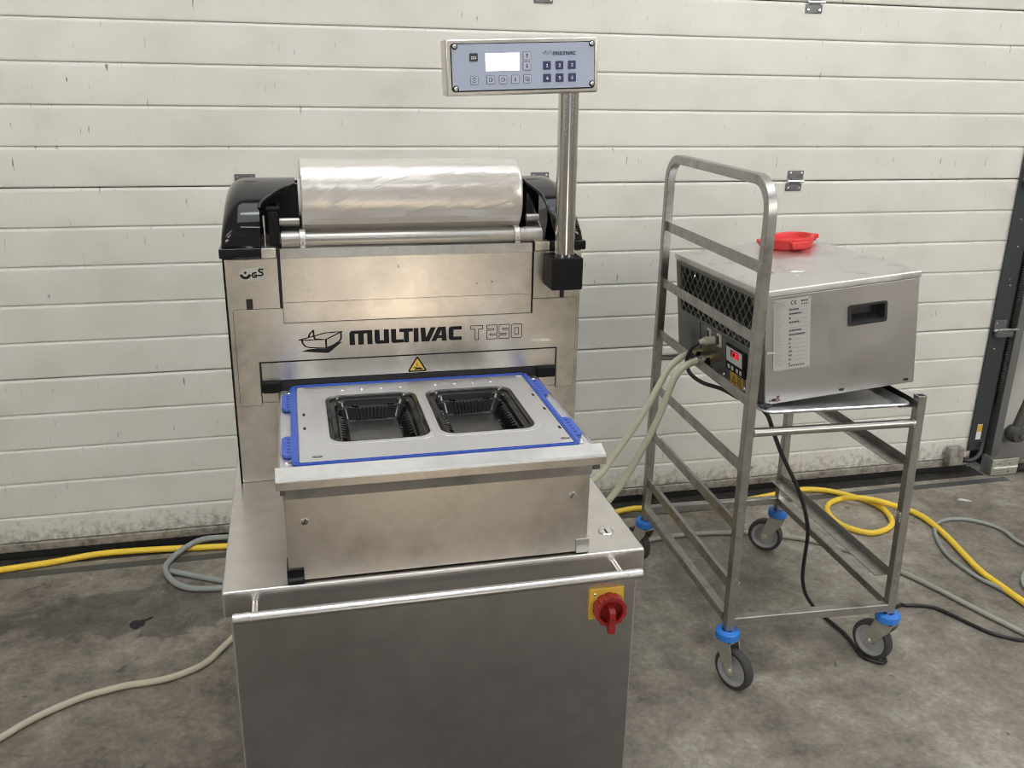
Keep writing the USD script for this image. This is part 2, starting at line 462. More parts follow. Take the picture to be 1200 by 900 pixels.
# ================================================================== the hall
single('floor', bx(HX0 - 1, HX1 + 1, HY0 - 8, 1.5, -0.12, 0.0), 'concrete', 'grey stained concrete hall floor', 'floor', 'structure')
single('ceiling', bx(HX0 - 0.1, HX1 + 0.1, HY0 - 0.1, 1.5, HZ, HZ + 0.1), 'ceiling_paint', 'hall ceiling', 'ceiling', 'structure')
single('wall_left', bx(HX0 - 0.1, HX0, HY0, 1.5, 0, HZ), 'wall_paint', 'left hall wall', 'wall', 'structure')
single('wall_right', bx(HX1, HX1 + 0.1, HY0, 1.5, 0, HZ), 'wall_paint', 'right hall wall', 'wall', 'structure')
single('wall_front', front(sbox(HX0 - 0.1, 0, HX1 + 0.1, HZ + 0.1).difference(sbox(0.10, -0.1, 1.30, 2.55)), HY0 - 0.1, 0.1), 'wall_paint', 'hall wall behind the viewer', 'wall', 'structure')
# the wall with the door opening
back = unary_union([sbox(HX0, 0, HX1, HZ)]).difference(sbox(-2.70, -0.01, 2.93, 4.1))
single('wall_back', front(back, 0.16, 0.2), 'wall_paint', 'beige hall wall beside the sectional door', 'wall', 'structure')
single('baseboard_back', bx(2.95, HX1, 0.06, 0.16, 0, 0.115, 0.006), 'plinth_grey', 'grey concrete plinth at the foot of the wall right of the door', 'baseboard', 'structure')

# --- the sectional door
Z0, PITCHZ = 1.2566, 0.122
DX0, DX1 = -2.65, 2.815
door = Thing('door_1', 'off-white sectional overhead door of horizontal ribbed slats', 'door', loc=(0, 0, 0), kind='structure')


def slat_mesh(z0, z1):
    """one slat, its face at y=0 crowned a little, edges rolled back into the groove"""
    h = z1 - z0
    prof = [(0.030, 0.0003), (0.0034, 0.0003), (0.0018, 0.0014), (0.0005, 0.0035), (0.0, 0.008), (0.0, h - 0.013), (0.0006, h - 0.0080), (0.0022, h - 0.0040), (0.0052, h - 0.0003), (0.030, h - 0.0003)]
    poly = Polygon([(y, z0 + z) for y, z in prof])
    m = ext(poly, DX1 - DX0)
    v = m.vertices.copy()
    m.vertices = np.stack([DX0 + v[:, 2], v[:, 0], v[:, 1]], 1)
    if m.volume < 0:
        m.invert()
    return m


for k in range(-10, 23):
    z0, z1 = Z0 + PITCHZ * k, Z0 + PITCHZ * (k + 1)
    if z0 > 4.1:
        break
    if k == -10:
        z0 = 0.062
    g = 0.0012 if k % 5 == 0 else 0.0
    g1 = 0.0012 if (k + 1) % 5 == 0 else 0.0
    door.part('slat', slat_mesh(z0 + g, z1 - g1), 'door_paint', smooth=40)
door.part('backing', bx(DX0, DX1, 0.028, 0.040, 0.04, 4.1), 'black_void', label='dark core seen in the joints between slats')
door.part('bottom_profile', bx(DX0, DX1, -0.006, 0.034, 0.031, 0.062, 0.004), 'door_profile', label='dirty aluminium profile along the bottom edge')
door.part('bottom_seal', bx(DX0, DX1, 0.004, 0.030, 0.0012, 0.031, 0.004), 'rubber_black', label='black rubber seal')


def hinge(x, z):
    P = door.part('hinge', mani(bx(x - 0.032, x + 0.032, -0.004, 0.0, z + 0.008, z + 0.038, 0.0015)) + mani(bx(x - 0.018, x + 0.018, -0.006, 0.0, z - 0.010, z + 0.010, 0.001)), 'hinge_grey')
    door.part('lower_leaf', bx(x - 0.036, x + 0.028, -0.004, 0.0, z - 0.036, z - 0.008, 0.0015), 'hinge_grey', P)
    door.part('pin', cyl((x - 0.034, -0.008, z), (x + 0.034, -0.008, z), 0.0048, 14, cap=0.001), 'chrome', P)
    for sx in (-0.022, 0.022):
        for sz in (0.028, -0.026):
            door.part('screw', lathe([(0, 0), (0.0055, 0), (0.0045, 0.0028), (0, 0.0035)], (x + sx - (0.004 if sz < 0 else 0), -0.004, z + sz), (0, -1, 0), 12), 'chrome', P)


for z in (Z0, Z0 + 5 * PITCHZ):
    for x in (1.814, 0.838, -0.138):
        hinge(x, z)

mat('grime_and_shade', {
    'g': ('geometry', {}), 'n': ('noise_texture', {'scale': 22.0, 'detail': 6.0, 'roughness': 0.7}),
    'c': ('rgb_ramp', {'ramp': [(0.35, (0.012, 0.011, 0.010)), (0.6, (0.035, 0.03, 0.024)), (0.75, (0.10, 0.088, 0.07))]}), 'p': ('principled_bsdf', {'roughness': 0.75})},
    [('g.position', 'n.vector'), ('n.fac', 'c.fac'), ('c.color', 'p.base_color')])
single('trim_2', bx(DX0, 2.86, -0.058, 0.035, -0.01, 0.0008), 'grime_and_shade', 'black grimy strip of floor under the door edge', 'threshold', 'structure')  # one dark colour for floor grime and the shade under the door
single('trim_1', bx(DX0, 2.93, -0.128, -0.092, -0.01, 0.0015), 'threshold_steel', 'dark steel strip let into the floor before the door', 'threshold', 'structure')

# --- guide rail right of the door
rail = Thing('door_guide_rail', 'dark grey vertical guide rail at the right edge of the door', 'guide rail', loc=(2.86, 0, 0))
rail.part('cover_plate', bx(2.792, 2.872, -0.012, -0.003, 0.10, 4.1, 0.001), 'track_dark')
rail.part('guide_channel', join(bx(2.872, 2.878, -0.012, 0.060, 0.03, 4.1), bx(2.878, 2.925, 0.054, 0.060, 0.03, 4.1)), 'black_matte')
rail.part('angle_strip', join(bx(2.925, 2.962, -0.004, 0.0, 0.06, 4.1), bx(2.958, 2.962, 0.0, 0.160, 0.06, 4.1), bx(2.925, 2.93, 0.0, 0.10, 0.06, 4.1)), 'track_grey')
sp = [(2.915 + 0.010 * math.cos(t), 0.012 + 0.010 * math.sin(t), 0.36 + 0.0105 * t / (2 * math.pi)) for t in np.arange(0, 2 * math.pi * 110, 0.7)]
rail.part('cable_spiral', sweep(np.array(sp), circle(0.0026, 5)), 'spring_grey')
rail.part('spiral_cable', cyl((2.915, 0.012, 0.30), (2.915, 0.012, 1.9), 0.007, 10), 'rubber_black')
for z in (0.6466, Z0):
    b = rail.part('roller_bracket', join(bx(2.798, 2.856, -0.020, -0.012, z - 0.010, z + 0.040, 0.002), bx(2.806, 2.886, -0.034, -0.014, z - 0.032, z - 0.008, 0.003)), 'hinge_grey')
    rail.part('roller_axle', cyl((2.80, -0.026, z - 0.002), (2.915, -0.026, z - 0.002), 0.006, 12, cap=0.001), 'chrome', b)
    for sx in (2.808, 2.845):
        rail.part('screw', lathe([(0, 0), (0.005, 0), (0.004, 0.003), (0, 0.0035)], (sx, -0.020, z + 0.028), (0, -1, 0), 10), 'chrome', b)
for z in (0.56, 0.99, 0.83, 0.855, 1.10):
    rail.part('rivet', lathe([(0, 0), (0.0045, 0), (0.0035, 0.002), (0, 0.0026)], (2.83 + 0.012 * math.sin(z * 40), -0.012, z), (0, -1, 0), 10), 'chrome')
rail.part('type_label', bx(2.818, 2.842, -0.0135, -0.0118, 0.152, 0.222), 'label_white', label='small yellowed label')
rail.part('label_stripe', bx(2.8185, 2.8415, -0.0141, -0.0134, 0.188, 0.221), 'yellow_plate')
ft = rail.part('foot_bracket', join(bx(2.872, 3.005, -0.078, -0.072, 0.004, 0.078, 0.002), bx(2.872, 2.878, -0.072, -0.012, 0.004, 0.078), bx(2.872, 3.005, -0.074, -0.030, 0.002, 0.008)), 'zinc')
rail.part('edge_strip', bx(2.882, 3.003, -0.0815, -0.078, 0.036, 0.042), 'label_white', ft)
for sx, sz in ((2.905, 0.060), (2.955, 0.060), (2.905, 0.020), (2.955, 0.020)):
    rail.part('screw', lathe([(0, 0), (0.006, 0), (0.005, 0.003), (0, 0.0038)], (sx, -0.078, sz), (0, -1, 0), 10), 'chrome', ft)
cb = Thing('junction_box', 'small dirty grey cable box at the bottom right corner of the door', 'box', loc=(2.71, -0.03, 0.05))
cb.part('housing', bx(2.680, 2.748, -0.046, -0.007, 0.050, 0.132, 0.005), 'door_profile')
cb.part('screw', lathe([(0, 0), (0.004, 0), (0.0035, 0.002), (0, 0.003)], (2.69, -0.046, 0.092), (0, -1, 0), 10), 'chrome')
cb.part('conduit', tube([(2.745, -0.03, 0.075), (2.775, -0.035, 0.066), (2.805, -0.04, 0.072), (2.835, -0.035, 0.095), (2.85, -0.022, 0.14)], 0.0085, 10), 'spring_grey')
for k in range(9):
    t = k / 8
    cb.part('conduit_ring', lathe([(0.0085, -0.0022), (0.0108, 0), (0.0085, 0.0022)], (2.752 + 0.062 * t, -0.0315 - 0.008 * t, 0.072 - 0.006 * math.sin(math.pi * t)), (1, 0, 0), 12), 'spring_grey')

pp = Thing('wall_pipe', 'dark grey pipe with elbow and clamp standing by the wall right of the door', 'pipe', loc=(3.05, 0.05, 0))
pp.part('pipe', tube([(3.05, 0.02, 0.115), (3.052, 0.02, 0.16), (3.062, 0.02, 0.20), (3.095, 0.025, 0.30), (3.13, 0.03, 0.42), (3.18, 0.035, 0.60), (3.23, 0.04, 0.9)], 0.022, 16), 'pipe_grey')
pp.part('elbow', lathe([(0, -0.035), (0.032, -0.03), (0.042, 0), (0.032, 0.03), (0, 0.035)], (3.052, 0.02, 0.150), (0, 1, 0), 24), 'pipe_grey')
pp.part('bolt', lathe([(0, 0), (0.012, 0), (0.012, 0.008), (0, 0.008)], (3.055, -0.015, 0.150), (0, -1, 0), 6), 'hinge_grey')
pp.part('clamp', lathe([(0.022, -0.010), (0.030, -0.010), (0.030, 0.010), (0.022, 0.010)], (3.105, 0.027, 0.335), (0.28, 0.04, 1), 20), 'hinge_grey')
single('drain_pipe', cyl((3.012, -0.050, 0.019), (3.9, -0.10, 0.019), 0.018, 16), 'rubber_black', 'black pipe lying on the floor right of the door guide rail', 'pipe')

# ceiling lamps
LAMP_LABELS = ['flat box lamp under the ceiling, straight above the tray sealing machine', 'flat box lamp under the ceiling, above and right of the trolley', 'flat box lamp under the ceiling, far right near the door wall',
               'flat box lamp under the ceiling behind the viewer, in the middle', 'flat box lamp under the ceiling behind the viewer, on the right', 'flat box lamp under the ceiling behind the viewer, on the left']
for i, (x, y, w, d) in enumerate(LAMPS):
    t = Thing('ceiling_lamp', LAMP_LABELS[i], 'lamp', loc=(x, y, HZ - 0.22), group='hall ceiling lamps')
    t.part('housing', bx(x - w / 2 - 0.03, x + w / 2 + 0.03, y - d / 2 - 0.03, y + d / 2 + 0.03, HZ - 0.20, HZ - 0.14, 0.01), 'lamp_body')
    for q in (-1, 1):
        t.part('hanger', cyl((x + q * w / 3, y, HZ - 0.14), (x + q * w / 3, y, HZ), 0.006, 8), 'lamp_body')
    t.part('diffuser', bx(x - w / 2, x + w / 2, y - d / 2, y + d / 2, HZ - 0.215, HZ - 0.2005), 'lamp_glow', label='glowing diffuser')
rl = Thing('window_5', 'translucent roof light in the hall ceiling', 'window', loc=(0.6, -2.0, HZ - 0.03), kind='structure')
rl.part('pane', bx(-1.1, 4.17, -3.4, -0.3, HZ - 0.03, HZ - 0.02), 'roof_glow')
rl.part('frame', flat(sbox(-1.2, -3.5, 4.27, -0.2).difference(unary_union([sbox(-1.1 + 1.17 * j, -3.4, -1.1 + 1.17 * j + 1.14, -0.3) for j in range(5)])), HZ - 0.031, 0.03), 'lamp_body')
# tall windows to the left and right behind the viewer
for i, x in enumerate((-5.4, -3.6, 4.4, 6.2)):
    wn_ = Thing('window_%d' % (i + 1), 'daylit window in the hall wall behind the viewer', 'window', loc=(x, HY0, 2.6), kind='structure')
    wn_.part('pane', bx(x - 0.8, x + 0.8, HY0 + 0.004, HY0 + 0.012, 2.1, 4.2), 'window_glow')
    wn_.part('frame', front(sbox(x - 0.88, 2.02, x + 0.88, 4.28).difference(unary_union([sbox(x - 0.8, 2.1 + 0.71 * j, x + 0.8, 2.1 + 0.71 * j + 0.68) for j in range(3)])), HY0 + 0.002, 0.05), 'frame_dark')

# ================================================================== the tray sealing machine
ms = Thing('tray_sealer', 'stainless steel tray sealing machine with black rounded hood and blue control panel on a pole', 'machine', loc=(0.22, -1.28, 0))
YC = -1.283                                  # front of the upper body
# lower cabinet
base = ms.part('cabinet', bx(-0.138, 0.578, -1.7025, -0.87, 0.075, 0.756, 0.004), 'steel_base')
ms.part('cabinet_top', bx(-0.148, 0.587, -1.710, -0.86, 0.752, 0.800, 0.0045), 'steel_base', label='overhanging cabinet top plate')
for x in (-0.09, 0.53):
    for y in (-1.64, -0.92):
        ms.part('foot', join(cyl((x, y, 0.0), (x, y, 0.018), 0.030, 24), cyl((x, y, 0.018), (x, y, 0.085), 0.010, 14)), 'black_matte')
lk = ms.part('lock', lathe([(0, 0), (0.0145, 0), (0.0145, 0.0012), (0.0128, 0.0022), (0.0118, 0.0012), (0, 0.0012)], (0.537, -1.635, 0.800), (0, 0, 1), 32), 'chrome', label='round quarter-turn lock')
ms.part('key_slot', bx(0.5355, 0.5385, -1.642, -1.628, 0.8012, 0.8017), 'black_void', lk)

# handle bar on two posts
hb = ms.part('handle_bar', cyl((-0.130, -1.752, 0.7755), (0.566, -1.752, 0.7755), 0.0088, 32, cap=0.0008), 'steel_bar', label='polished tubular push bar')
for x in (-0.096, 0.529):
    ms.part('handle_post', cyl((x, -1.709, 0.7755), (x, -1.748, 0.7755), 0.0052, 20), 'steel_bar', hb)
for x in (-0.128, 0.538):
    ms.part('end_sleeve', cyl((x, -1.752, 0.7755), (x + (0.026), -1.752, 0.7755), 0.0092, 32, cap=0.0006), 'steel_bar', hb)

# main switch
sw = ms.part('main_switch', bx(0.486, 0.552, -1.7085, -1.7025, 0.662, 0.724, 0.0012), 'yellow_plate', label='yellow plate of the main switch')
n, kn = 180, []
for i in range(n):
    a = 2 * math.pi * i / n
    kn.append(((0.0298 - 0.0022 * max(0, math.cos(10 * a)) ** 2) * math.cos(a), (0.0298 - 0.0022 * max(0, math.cos(10 * a)) ** 2) * math.sin(a)))
ring = Polygon(kn).difference(Point(0, 0).buffer(0.0225, 32))
C0 = np.array([0.5215, -1.7085, 0.687])
knob = onto(ext(ring, 0.020), C0 + [0, -0.001, 0], (1, 0, 0), (0, 0, 1))
ms.part('knob', join(knob, onto(ext(Polygon(kn).buffer(-0.003), 0.007), C0 + [0, -0.001, 0], (1, 0, 0), (0, 0, 1))), 'red_switch', sw, label='red rotary knob')
grip = hull([C0 + (x, y, z) for x in (-0.0055, 0.0055) for y, z in ((-0.007, 0.012), (-0.026, 0.006), (-0.030, 0.002), (-0.030, -0.040), (-0.019, -0.043), (-0.007, -0.030))])
ms.part('grip', grip, 'red_switch', sw, label='red grip across the knob')
ms.part('lock_hole', cyl(C0 + (0, -0.0302, -0.012), C0 + (0, -0.0296, -0.012), 0.0018, 12), 'black_void', sw)
for sx, sz in ((0.028, -0.026), (-0.026, 0.027)):
    ms.part('screw', lathe([(0, 0), (0.003, 0), (0.002, 0.0015), (0, 0.0018)], C0 + (sx, 0.0, sz), (0, -1, 0), 10), 'chrome', sw)

# upper body: two pillars and a head with the slot between them for the drawer
body = m3.Manifold(mani(bx(-0.131, 0.582, YC, -0.88, 0.800, 1.266, 0.003)).to_mesh()) if False else mani(bx(-0.131, 0.582, YC, -0.88, 0.800, 1.266, 0.003))
body = body - mani(bx(-0.0455, 0.489, YC - 0.01, -0.93, 0.795, 1.021))
body = body - mani(bx(-0.0800, 0.534, YC - 0.01, YC + 0.004, 0.972, 1.0580))
ms.part('side_strip', bx(-0.1340, -0.1312, YC + 0.003, -0.88, 0.801, 1.2665), 'black_matte', label='thin black strip on the left side of the upper body')  # narrow black strip along the left edge
col = ms.part('upper_body', body, 'steel_column', label='brushed steel upper body')
for b_ in (bx(-0.0450, -0.0435, YC + 0.006, -0.93, 0.801, 1.020), bx(0.487, 0.4885, YC + 0.006, -0.93, 0.801, 1.020), bx(-0.0435, 0.487, -0.945, -0.935, 0.801, 1.020)):
    ms.part('slot_lining', b_, 'black_void', col, label='dark inside of the drawer slot')
ms.part('sealing_head', bx(-0.0395, 0.4885, YC + 0.003, -0.95, 1.0085, 1.0205, 0.001), 'black_void', col, label='black sealing head above the tool')
# raised cover plate: frame with a notch above and the drawer opening below
pl_ = rrect(-0.121, 0.968, 0.574, 1.166, 0.006)
pl_ = pl_.difference(sbox(-0.0275, 1.1355, 0.4785, 1.2)).difference(sbox(-0.0805, 0.95, 0.5345, 1.0590))
ms.part('plate_edge_shade', front(pl_.buffer(0.0011, join_style='mitre'), YC - 0.0004, 0.0006), 'pipe_grey', col, label='thin dark seam round the cover plate')  # dark outline added to stand for the shade at the plate edge
ms.part('cover_plate', join([front(pl_.buffer(-0.0005 * q_, join_style='round'), YC - 0.0034 + 0.0006 * (3 - q_), 0.0033 - 0.0006 * (3 - q_)) for q_ in range(4)]), 'steel_column', col, label='brushed cover plate with the lettering')
flap = Polygon([(YC - 0.0005, 1.0555), (YC - 0.0005, 1.019), (YC + 0.012, 1.0165), (YC + 0.012, 1.0185), (YC + 0.0015, 1.0205), (YC + 0.0015, 1.0555)])
fm = ext(flap, 0.607)
fm.vertices = np.stack([-0.076 + fm.vertices[:, 2], fm.vertices[:, 0], fm.vertices[:, 1]], 1)
ms.part('flap', fm, 'steel_column', col, label='hinged steel flap over the drawer slot')
ms.part('flap_gap', bx(-0.0795, 0.5335, YC + 0.0004, YC + 0.0032, 0.974, 1.0575), 'black_void', col, label='dark gap round the flap')
for x0, x1 in ((-0.077, -0.041), (0.4905, 0.5305)):
    ms.part('flap_grip', bx(x0, x1, YC - 0.013, YC + 0.002, 0.9945, 1.0185, 0.004), 'black_matte', col, label='black grip block at the end of the flap')
for x0, x1 in ((-0.0785, -0.047), (0.4905, 0.5325)):
    ms.part('slot_plate', bx(x0, x1, YC - 0.0002, YC + 0.002, 0.9735, 0.9935), 'steel_column', col)
ms.part('slot_mark', bx(-0.0955, -0.0835, YC - 0.001, YC + 0.001, 1.1665, 1.187), 'black_void', col, label='short dark slot')
ms.part('slot_mark', bx(0.5370, 0.5460, YC - 0.001, YC + 0.001, 1.1665, 1.20), 'black_void', col)
# film guide plates above
for x0, x1 in ((-0.0325, -0.0265), (0.4745, 0.4795)):
    ms.part('guide_gap', bx(x0, x1, YC - 0.0008, YC + 0.001, 1.137, 1.284), 'black_void', col, label='dark joint beside the guide plates')
gp = []


def sloped(z0, z1, ya, yb, t=0.0016):
    return hull([(x, y + d, z) for x in (-0.0262, 0.4742) for (z, y) in ((z0, ya), (z1, yb)) for d in (0, t)])


ms.part('guide_plate', sloped(1.1785, 1.2645, YC - 0.0040, YC - 0.0018), 'steel_guide', label='wide shiny film guide plate')
ms.part('lower_guide_plate', sloped(1.1375, 1.1775, YC - 0.0022, YC - 0.0030), 'steel_guide')
ms.part('guide_lip', sloped(1.2655, 1.2835, YC - 0.0055, YC - 0.0025, 0.003), 'steel_guide', label='folded lip along the top of the guide plate')
for x0, x1 in ((-0.0615, -0.0330), (0.4800, 0.5120)):
    ms.part('corner_tab', bx(x0, x1, YC - 0.004, YC + 0.05, 1.2665, 1.2850, 0.0015), 'steel_column')
# black trim and rounded hood
trim = mani(bx(-0.1385, 0.5890, YC - 0.006, -0.86, 1.2668, 1.2865, 0.003)) - mani(bx(-0.0620, 0.5125, YC - 0.02, -1.00, 1.25, 1.30))
ms.part('hood_trim', trim, 'black_gloss', label='black base trim of the hood')


def hood_solid(off, z0):
    pts = []
    for i in range(33):
        t = i / 32 * math.pi / 2
        y = -1.100 - (0.176 - off) * math.cos(t)
        zt = 1.300 + (0.0985 - off) * math.sin(t)
        yy = [y] if i < 32 else [y, -0.88]
        for Y in yy:
            rc = 0.036
            if Y > -0.9:
                zt -= 0.036
            for j in range(9):
                a = j / 8 * math.pi / 2
                zz = max(z0, zt - rc * (1 - math.sin(a)))
                taper = 0.115 * max(0, zz - 1.30) ** 1.0
                for sx, xe in ((-1, -0.1335 + off + taper), (1, 0.5840 - off - taper)):
                    pts.append((xe - sx * rc * (1 - math.cos(a)), Y, zz))
            for xe in (-0.1335 + off, 0.5840 - off):
                pts.append((xe, Y, z0))
    return m3.Manifold.hull_points(np.array(pts))


arch = [(-0.0600, 1.20), (-0.0600, 1.355), (-0.0575, 1.364), (-0.045, 1.3725), (-0.028, 1.3805), (-0.008, 1.387), (0.010, 1.392), (0.016, 1.47),
        (0.4835, 1.47), (0.4895, 1.390), (0.500, 1.381), (0.509, 1.371), (0.513, 1.358), (0.528, 1.2870), (0.528, 1.20)]
arch_m = m3.Manifold(m3.Mesh(np.asarray(front(Polygon(arch), -1.5, 0.505).vertices, np.float32), np.asarray(front(Polygon(arch), -1.5, 0.505).faces, np.uint32)))
hs = hood_solid(0.0, 1.2865) - hood_solid(0.006, 1.27) - arch_m
hood = ms.part('hood', hs, 'black_gloss', label='glossy black rounded hood with an arched opening', smooth=22)
# rolled rim round the opening, lying on the hood surface
hs_t = tm(hood_solid(0.0005, 1.2865))
rim = []
for (x, z), (x2, z2) in list(zip(arch[1:6], arch[2:7])) + [(None, None)][:0]:
    for s in np.linspace(0, 1, 8, endpoint=False):
        X, Z = x + (x2 - x) * s, z + (z2 - z) * s
        if Z < 1.30:
            Y = -1.276
        else:
            q = min(1.0, (Z - 1.300) / 0.0985)
            Y = -1.100 - 0.176 * math.sqrt(max(0, 1 - q * q))
        rim.append((X, Y - 0.0005, Z))
for side in (0, 1):
    if side:
        rim = []
        for (x, z), (x2, z2) in zip(arch[9:13], arch[10:14]):
            for s in np.linspace(0, 1, 8, endpoint=False):
                X, Z = x + (x2 - x) * s, z + (z2 - z) * s
                q = min(1.0, max(0.0, (Z - 1.300) / 0.0985))
                rim.append((X, -1.100 - 0.176 * math.sqrt(max(0, 1 - q * q)) - 0.0005, Z))
    ms.part('hood_rim', sweep(spline(rim[::3], 0.004), circle(0.0034, 10)), 'black_gloss', hood, label='rounded rim of the opening')
ms.part('hood_back', bx(-0.116, 0.566, -0.992, -0.986, 1.2868, 1.372), 'black_void', hood)
for x0, x1 in ((-0.128, -0.064), (0.532, 0.580)):
    ms.part('hood_cap_line', bx(x0, x1, -1.2785, -1.274, 1.3035, 1.3055), 'black_gloss', hood)

# film transport: rollers, collars and their brackets
ry, rz = -1.2625, 1.2945
fr = ms.part('front_roller', cyl((-0.018, ry, rz), (0.492, ry, rz), 0.0178, 40), 'steel_roller', label='polished front film roller')
ms.part('roller_end', cyl((-0.022, ry, rz), (0.012, ry, rz), 0.0190, 40), 'steel_roller', fr)
ms.part('roller_end', cyl((0.462, ry, rz), (0.496, ry, rz), 0.0190, 40), 'steel_roller', fr)
for x in (0.0120, 0.4380):
    cmesh = mani(cyl((x, ry, rz), (x + 0.012, ry, rz), 0.0225, 40, cap=0.001)) - mani(cyl((x + 0.006, ry - 0.03, rz), (x + 0.006, ry - 0.017, rz), 0.0022, 12))
    ms.part('collar', cmesh, 'steel_bar', fr, label='clamp collar')
ms.part('rear_roller', cyl((-0.024, -1.2450, 1.3290), (0.014, -1.2450, 1.3285), 0.0080, 28), 'steel_roller')
ms.part('rear_roller', cyl((0.470, -1.2450, 1.3285), (0.4965, -1.2450, 1.3285), 0.0080, 20), 'steel_roller')
ms.part('roller_bracket', join(bx(-0.044, -0.026, -1.268, -1.15, 1.2855, 1.352, 0.002), bx(-0.0475, -0.0225, -1.262, -1.235, 1.352, 1.3585, 0.002)), 'black_matte', label='black roller bracket with a flat cap')
ms.part('bracket_pin', cyl((-0.0525, -1.268, 1.2855), (-0.0525, -1.268, 1.345), 0.0022, 10), 'chrome')
ms.part('roller_bracket', hull([(x, y, z) for x in (0.4960, 0.4990) for y, z in ((-1.272, 1.286), (-1.272, 1.305), (-1.16, 1.366), (-1.145, 1.366), (-1.145, 1.286))]), 'steel_bar', label='thin bright steel side plate of the rollers')
ms.part('roller_base', bx(-0.030, 0.496, -1.262, -1.14, 1.2662, 1.2680), 'steel_guide')

# marks on the front: lettering, boat-shaped tray emblem, stickers
YF = YC - 0.0034


def stroke(pts, w, cap='flat'):
    return LineString(pts).buffer(w / 2, cap_style=cap, join_style='mitre')


def word_multivac():
    L, x = [], 0.0
    m = rrect(0, 0, 1.66, 1, 0.22).union(sbox(0, 0, 1.66, 0.6)).union(sbox(0.5, 0.5, 1.66, 1)).difference(sbox(0.38, -0.1, 0.63, 0.78)).difference(sbox(1.03, -0.1, 1.28, 0.78))
    L.append((m, 1.66 + 0.16))
    u = rrect(0, 0, 1.05, 1.4, 0.2).intersection(sbox(0, 0, 2, 1)).union(sbox(0.5, 0, 1.05, 1)).difference(sbox(0.37, 0.24, 0.68, 1.1))
    L.append((u, 1.05 + 0.15))
    l = rrect(0, 0, 1.0, 1.4, 0.2).intersection(sbox(0, 0, 0.92, 1)).difference(sbox(0.37, 0.24, 2, 1.1))
    L.append((l, 0.62))
    t = sbox(0, 0.76, 1.0, 1).union(sbox(0.32, 0, 0.69, 1))
    L.append((t, 1.0 + 0.05))
    L.append((sbox(0.0, 0, 0.36, 1), 0.36 + 0.14))
    v = Polygon([(0, 1), (0.37, 1), (0.42, 0.30), (0.78, 1), (1.17, 1), (0.66, 0), (0.08, 0)])
    L.append((v, 0.80))
    a = Polygon([(0, 0), (0.37, 0), (0.47, 0.20), (0.80, 0.20), (0.80, 0), (1.17, 0), (1.10, 1), (0.52, 1)]).difference(Polygon([(0.58, 0.40), (0.79, 0.40), (0.77, 0.78)]))
    L.append((a, 1.17 + 0.15))
    c = rrect(0, 0, 1.5, 1, 0.22).intersection(sbox(0, 0, 0.98, 1)).difference(sbox(0.37, 0.25, 2, 0.75))
    L.append((c, 1.0))
    out = []
    for g, adv in L:
        out.append(affinity.translate(g, x, 0))
        x += adv
    return out, x


def fit(polys, x0, z0, w, h, W, H=1.0):
    return [affinity.scale(g, w / W, h / H, origin=(0, 0)).__class__(g) if False else affinity.translate(affinity.scale(g, w / W, h / H, origin=(0, 0)), x0, z0) for g in polys]


letters, W = word_multivac()
mk = ms.part('front_lettering', join([front(g, YF - 0.0003, 0.0004) for g in fit(letters, 0.0985, 1.0855, 0.2295, 0.0295, W)]), 'print_black', col, label='black maker lettering on the cover plate')


def seg(path, w=0.26):
    return unary_union([stroke(p, w, 'square') for p in path])


k = 0.13
T = sbox(0, 0.76, 0.95, 1).union(sbox(0.35, 0, 0.62, 1))
two = seg([[(k, 1 - k), (0.82 - k, 1 - k), (0.82 - k, 0.5), (k, 0.5), (k, k), (0.82 - k, k)]])
five = seg([[(0.82 - k, 1 - k), (k, 1 - k), (k, 0.5), (0.82 - k, 0.5), (0.82 - k, k), (k, k)]])
zero = rrect(0, 0, 0.85, 1, 0.14).difference(rrect(0.27, 0.26, 0.58, 0.74, 0.05))
chars, x = [], 0
for g, adv in ((T, 1.28), (two, 0.98), (five, 0.98), (zero, 0.85)):
    chars.append(affinity.translate(g, x, 0))
    x += adv
chars = fit(chars, 0.3465, 1.0840, 0.1095, 0.0300, x)
ms.part('type_lettering', join([front(g.boundary.buffer(0.00068), YF - 0.0003, 0.0004) for g in chars]), 'print_black', col, label='outlined type lettering T250')


def boat(x0, z0, s, shadow=True, lw=0.022):
    """open tray drawn in perspective with a black shadow below; unit 1 = its width"""
    P = lambda *q: [(x, y) for x, y in q]
    ln = [P((0.0, 0.62), (0.08, 0.60), (0.62, 0.585), (1.0, 0.93)), P((0.0, 0.62), (0.36, 0.78), (0.60, 0.90), (1.0, 0.93)),
          P((0.06, 0.60), (0.07, 0.45), (0.13, 0.30), (0.22, 0.23), (0.40, 0.20), (0.62, 0.17), (0.80, 0.31), (0.93, 0.46), (0.98, 0.60), (0.985, 0.92)),
          P((0.62, 0.585), (0.62, 0.17)), P((0.22, 0.76), (0.25, 0.90), (0.335, 1.05), (0.335, 0.80), (0.36, 0.64)), P((0.36, 0.64), (0.60, 0.585))]
    g = unary_union([LineString(l).buffer(lw, join_style='round') for l in ln])
    if shadow:
        g = g.union(Polygon(P((0.03, 0.06), (0.20, 0.15), (0.40, 0.17), (0.62, 0.14), (0.80, 0.29), (0.93, 0.42), (1.01, 0.46), (0.69, -0.04), (0.63, -0.07), (0.30, 0.0))))
    return affinity.translate(affinity.scale(g, s, s * 0.52, origin=(0, 0)), x0, z0)


ms.part('tray_emblem', front(boat(0.0005, 1.0745, 0.0830), YF - 0.0003, 0.0004), 'print_black', col, label='black line emblem of an open tray')
